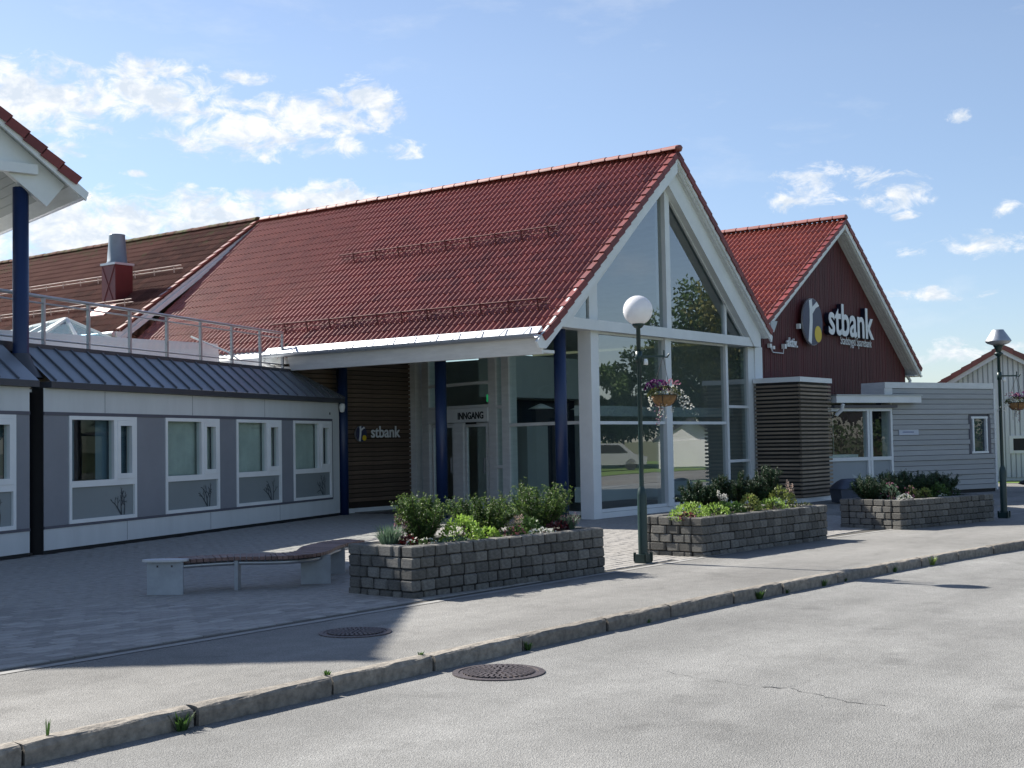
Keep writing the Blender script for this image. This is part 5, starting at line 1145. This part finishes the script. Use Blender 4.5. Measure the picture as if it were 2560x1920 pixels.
# ================================================================= BENCH
bench = thing('curved_bench', 'S-curved low wooden bench with steel plate legs beside nearest planter', 'bench', (10.5, 11.4, 0))
def build_bench():
    near = [(9.30, 11.60), (9.63, 11.5), (9.92, 11.32), (10.12, 11.02), (10.38, 10.86), (10.75, 10.89), (11.15, 11.13), (11.53, 11.40), (12.0, 11.66), (12.35, 11.74)]
    far = [(9.42, 12.03), (9.87, 11.89), (10.22, 11.66), (10.42, 11.38), (10.60, 11.30), (10.78, 11.36), (11.02, 11.56), (11.37, 11.82), (12.0, 12.12), (12.45, 12.16)]
    def cr(P, t):
        n = len(P)-1; x = t*n; i = min(int(x), n-1); f = x-i; p = [Vector(P[max(0, min(n, i+k))]) for k in (-1, 0, 1, 2)]
        return .5*((2*p[1])+(p[2]-p[0])*f+(2*p[0]-5*p[1]+4*p[2]-p[3])*f*f+(3*p[1]-p[0]-3*p[2]+p[3])*f**3)
    N = 46; z0, z1 = .335, .372
    for i in range(N):
        a, b = (i+.06)/N, (i+.94)/N; q = [cr(near, a), cr(near, b), cr(far, b), cr(far, a)]; dz = rng.uniform(-.002, .002)
        MB().box8([(p.x, p.y, z0+dz) for p in q]+[(p.x, p.y, z1+dz) for p in q]).build('slat', WOODB, bench)
    for P, k in ((near, .16), (far, .16)):
        Q = far if P is near else near; pts = [cr(P, i/24).lerp(cr(Q, i/24), k) for i in range(25)]
        MB().tube([(p.x, p.y, .30) for p in pts], .026, 6).build('side_rail', GALV, bench)
    def leg(c, d, w, z=.33, t=.04):
        c = Vector((*c, 0)); d = Vector((*d, 0)).normalized(); n = Vector((-d.y, d.x, 0)); f = Fr(c.xy, math.atan2(d.y, d.x)); mb = MB(); f.box(mb, -w/2, w/2, -t/2, t/2, 0.0, z); mb.build('leg', PLATE, bench)
    leg((9.20, 11.74), (.55, -.84), .40, .36, .03); leg((9.93, 11.40), (.9, .5), .10); leg((10.80, 11.05), (.7, -.72), .34); leg((11.75, 11.75), (.6, -.8), .35)
    c = Vector((9.22, 11.76, 0)); n = 20; d = Vector((.55, -.84, 0)); e = Vector((-.84, -.55, 0))
    poly = [c+d*(.26*math.cos(t))+e*(.13*math.sin(t))+Vector((0, 0, .362)) for t in [2*math.pi*k/n for k in range(n)]]
    MB().prism(poly, (0, 0, .022)).build('end_plate', ZINC, bench)
    for k in (-.08, .08): p = c+d*k+Vector((-.84, -.55, 0))*.02; MB().lathe((p.x-.01, p.y-.01, .30), [(0, 0), (.014, .0), (.014, .02), (0, .02)], 8).build('bolt', IRON, bench)
build_bench()
# ================================================================= MANHOLES
def manhole(x, y, z, label, r0):
    th = thing('manhole_cover', label, 'manhole cover', (x, y, z), 'cast iron manhole covers')
    MB().lathe((x, y, z), [(r0, -.01), (r0, .009), (r0*.87, .011), (r0*.86, .002)], 40, False).build('frame', IRON, th)
    MB().lathe((x, y, z), [(r0*.85, -.01), (r0*.85, .006), (0.001, .006)], 40, False).build('cover', IRON, th)
    pt = MB()
    for k, rr in enumerate((.12, .24, .36, .48, .60, .72)):
        n = 6+k*6
        for i in range(n):
            a = 2*math.pi*i/n+k*.2; c, s = math.cos(a), math.sin(a); w = .055*r0; q = [(rr*r0-w, -w*.75), (rr*r0+w, -w*.75), (rr*r0+w, w*.75), (rr*r0-w, w*.75)]
            pp = [(x+u*c-v*s, y+u*s+v*c) for u, v in q]; pt.box8([(*p, z+.006) for p in pp]+[(*p, z+.016) for p in pp])
    pt.build('raised_studs', IRON, th)
manhole(7.76, 6.03, -.11, 'studded cast-iron manhole cover in the road near the kerb', .345)
manhole(8.16, 7.88, .0, 'studded cast-iron manhole cover on the footway at shadow edge', .31)
# ================================================================= GRIT BIN, BIRD
gb = thing('grit_bin', 'blue-grey plastic grit bin with domed lid behind farthest planter', 'bin', (30.1, 12.5, 0))
def build_bin():
    f = Fr((30.05, 12.55), R(-40)); mb = MB(); w, d = .42, .3
    mb.box8([f.p(-w*.9, d*.9, .02), f.p(w*.9, d*.9, .02), f.p(w*.9, -d*.9, .02), f.p(-w*.9, -d*.9, .02), f.p(-w, d, .34), f.p(w, d, .34), f.p(w, -d, .34), f.p(-w, -d, .34)]); mb.build('tub', BIN, gb)
    lid = MB(); nx, ny = 12, 8; vs = []; fs = []
    for j in range(ny+1):
        for i in range(nx+1):
            a, b = i/nx*2-1, j/ny*2-1; k = (1-abs(a)**3.2)*(1-abs(b)**2.4); vs.append(f.p(a*w*1.06, -b*d*1.1, .345+.24*max(0, k)**.7+.012*(1 if abs(abs(a)-.45) < .1 else 0)*k))
    for j in range(ny):
        for i in range(nx): fs.append((j*(nx+1)+i, j*(nx+1)+i+1, (j+1)*(nx+1)+i+1, (j+1)*(nx+1)+i))
    lid.add(vs, fs, True); lid.build('lid', BIN, gb)
build_bin()
def build_bird():
    th = thing('bird', 'small dark bird standing on the sunlit yard at right edge', 'bird', (38.6, 10.95, 0)); c = Vector((38.6, 10.95, 0)); f = Vector((.6, -.8, 0))
    b = MB(); b.tube([c-f*.17+Vector((0, 0, .17)), c-f*.12+Vector((0, 0, .18)), c-f*.04+Vector((0, 0, .19)), c+f*.05+Vector((0, 0, .205)), c+f*.10+Vector((0, 0, .24)), c+f*.13+Vector((0, 0, .29)), c+f*.16+Vector((0, 0, .305)), c+f*.20+Vector((0, 0, .30))], [.012, .035, .065, .07, .05, .034, .035, .008], 10); b.build('body', BLACK, th)
    MB().tube([c+f*.19+Vector((0, 0, .30)), c+f*.245+Vector((0, 0, .285))], [.01, .003], 6).build('beak', SIGNY, th)
    for s in (-1, 1):
        o = Vector((.8, .6, 0))*.025*s; MB().tube([c+o+Vector((0, 0, .14)), c+o+f*.01+Vector((0, 0, .07)), c+o+Vector((0, 0, 0)), c+o+f*.05+Vector((0, 0, .004))], .006, 5).build('leg', SIGNY, th)
build_bird()
# ================================================================= ACROSS THE ROAD (seen in the glass)
def tree(x, y, h, rad, label, seed, mt):
    r = random.Random(seed); th = thing('broadleaf_tree', label, 'tree', (x, y, -.15), 'trees across the road'); b = Vector((x, y, -.15)); tk = MB(); lf = MB(); tips = []
    tk.tube([b, b+Vector((.1, .05, h*.25)), b+Vector((.0, .1, h*.5)), b+Vector((.1, 0, h*.85))], [rad*.09, rad*.07, rad*.05, rad*.015], 8)
    for i in range(22):
        a = r.uniform(0, 6.28); z = h*r.uniform(.22, .8); sp = rad*(1.05-.55*abs(z/h-.42))*r.uniform(.6, 1); e = b+Vector((math.cos(a)*sp, math.sin(a)*sp, z+h*.14)); p0 = b+Vector((0, 0, z)); tk.tube([p0, p0.lerp(e, .5)+Vector((0, 0, .2)), e], [rad*.03, rad*.02, .01], 5, False)
        tips += [e, p0.lerp(e, .75), p0.lerp(e, .5)]
    tips.append(b+Vector((0, 0, h*.95)))
    for t in tips:
        R_ = rad*r.uniform(.2, .34)
        for k in range(130):
            v = rv(r); p = t+v*R_*r.random()**.4; leaf(lf, p, v+rv(r)+Vector((0, 0, -.2)), .19, .28, r)
    tk.build('trunk', BARK, th); lf.build('crown', mt, th)
TREEG = mat('tree_leaf', (.060, .105, .022), .55, .4, 1.5, trans=.3); TREEY = mat('tree_leaf_yellowing', (.16, .15, .03), .55, .4, 1.5, trans=.3)
for k, (x, y, h, rd, mt, lb) in enumerate(((74, -11.0, 11.5, 4.2, TREEG, 'tall green tree behind the garage across the road'), (72, -7.2, 11, 3.8, TREEY, 'yellowing tree across the road right of the garage'), (76, -14.8, 8.6, 3.2, TREEG, 'shorter green tree across the road left of the garage'), (70, -4.0, 10.5, 3.8, TREEG, 'green tree across the road beside the yellowing one'), (72, -15.9, 6.6, 1.7, TREEG, 'small dark tree across the road beside the parked car'), (40, -13, 8.5, 3.2, TREEY, 'yellow-green tree across the road reflected in wing windows'), (44.8, -14, 7.5, 2.6, TREEG, 'bushy tree between the yellow-green and dark green ones across the road'), (49, -17, 9, 3.2, TREEG, 'dark green tree beside the yellow-green one across the road'), (84, -1.5, 12, 3.6, TREEY, 'big yellow-green tree far along the road reflected in wing windows'), (31, -16, 8.5, 3.0, TREEG, 'green tree opposite the wing across the road'))):
    tree(x, y, h, rd, lb, 200+k, mt)
def hedge():
    r = random.Random(77); th = thing('hedge', 'long clipped green hedge across the road opposite the annex', 'hedge', (42, -10.5, -.1)); mb = MB()
    for i in range(7000):
        x = r.uniform(30, 54); y = -10.5+r.uniform(-.7, .7); z = r.uniform(0, 2.3)+.25*math.sin(x*1.3); v = rv(r); leaf(mb, Vector((x, y, z)), v, .14, .2, r)
    mb.build('leaves', LEAF, th)
    st = MB()
    for i in range(40): st.tube([(30.3+i*.6, -10.5, -.1), (30.3+i*.6+r.uniform(-.2, .2), -10.5, 1.9)], .02, 4, False)
    st.build('stems', BARK, th)
hedge()
verge = MB(); verge.quad((-20, -30, -.09), (90, -30, -.09), (90, -5.6, -.09), (-20, -3.6, -.09)); structure(verge.build('verge', GRASS))
gar = thing('white_garage', 'white gabled garage across the road reflected in the glass', 'building', (66.5, -7.5, 0))
def build_gar():
    f = Fr((66, -7.4), R(62)); f.n = -f.n if f.n.dot(Vector((-1, 0, 0))) < 0 else f.n
    MB().prism([f.p(-1.8, 0, -.1), f.p(1.8, 0, -.1), f.p(1.8, 0, 1.6), f.p(0, 0, 2.7), f.p(-1.8, 0, 1.6)], -f.n*6).build('wall', WHITE2, gar)
    fbox(f, 'door', INTW, gar, -1.1, 1.1, 0, .06, 0, 1.55)
    for sg in (-1, 1): MB().prism([f.p(0, .3, 2.86), f.p(sg*2.1, .3, 1.58), f.p(sg*2.1, .3, 1.44), f.p(0, .3, 2.7)], -f.n*6.6).build('roof', DARKST, gar)
build_gar()
car = thing('parked_car', 'silver estate car parked across the road reflected in the glass', 'car', (60.5, -9.6, -.1))
def build_car():
    f = Fr((61.5, -10.2), R(60)); z = -.09
    prof = [(-2.2, .35), (2.2, .35), (2.25, .75), (1.5, .95), (.8, 1.5), (-1.6, 1.5), (-2.15, 1.0), (-2.25, .7)]
    MB().prism([f.p(s, -.85, z+h) for s, h in prof], f.n*1.7).build('body', BODYW, car)
    for sd in (-.86, .86): MB().prism([f.p(s, sd, z+h) for s, h in [(-1.5, 1.0), (1.2, 1.0), (.7, 1.42), (-1.4, 1.42)]], f.n*(.012 if sd > 0 else -.012)).build('side_window', BLACK, car)
    for s in (-1.4, 1.4):
        for sd in (-.75, .75):
            c = f.p(s, sd, z+.33); pts = [c-f.n*.1, c+f.n*.1]; MB().tube(pts, .33, 16).build('wheel', RUBBER, car)
build_car()
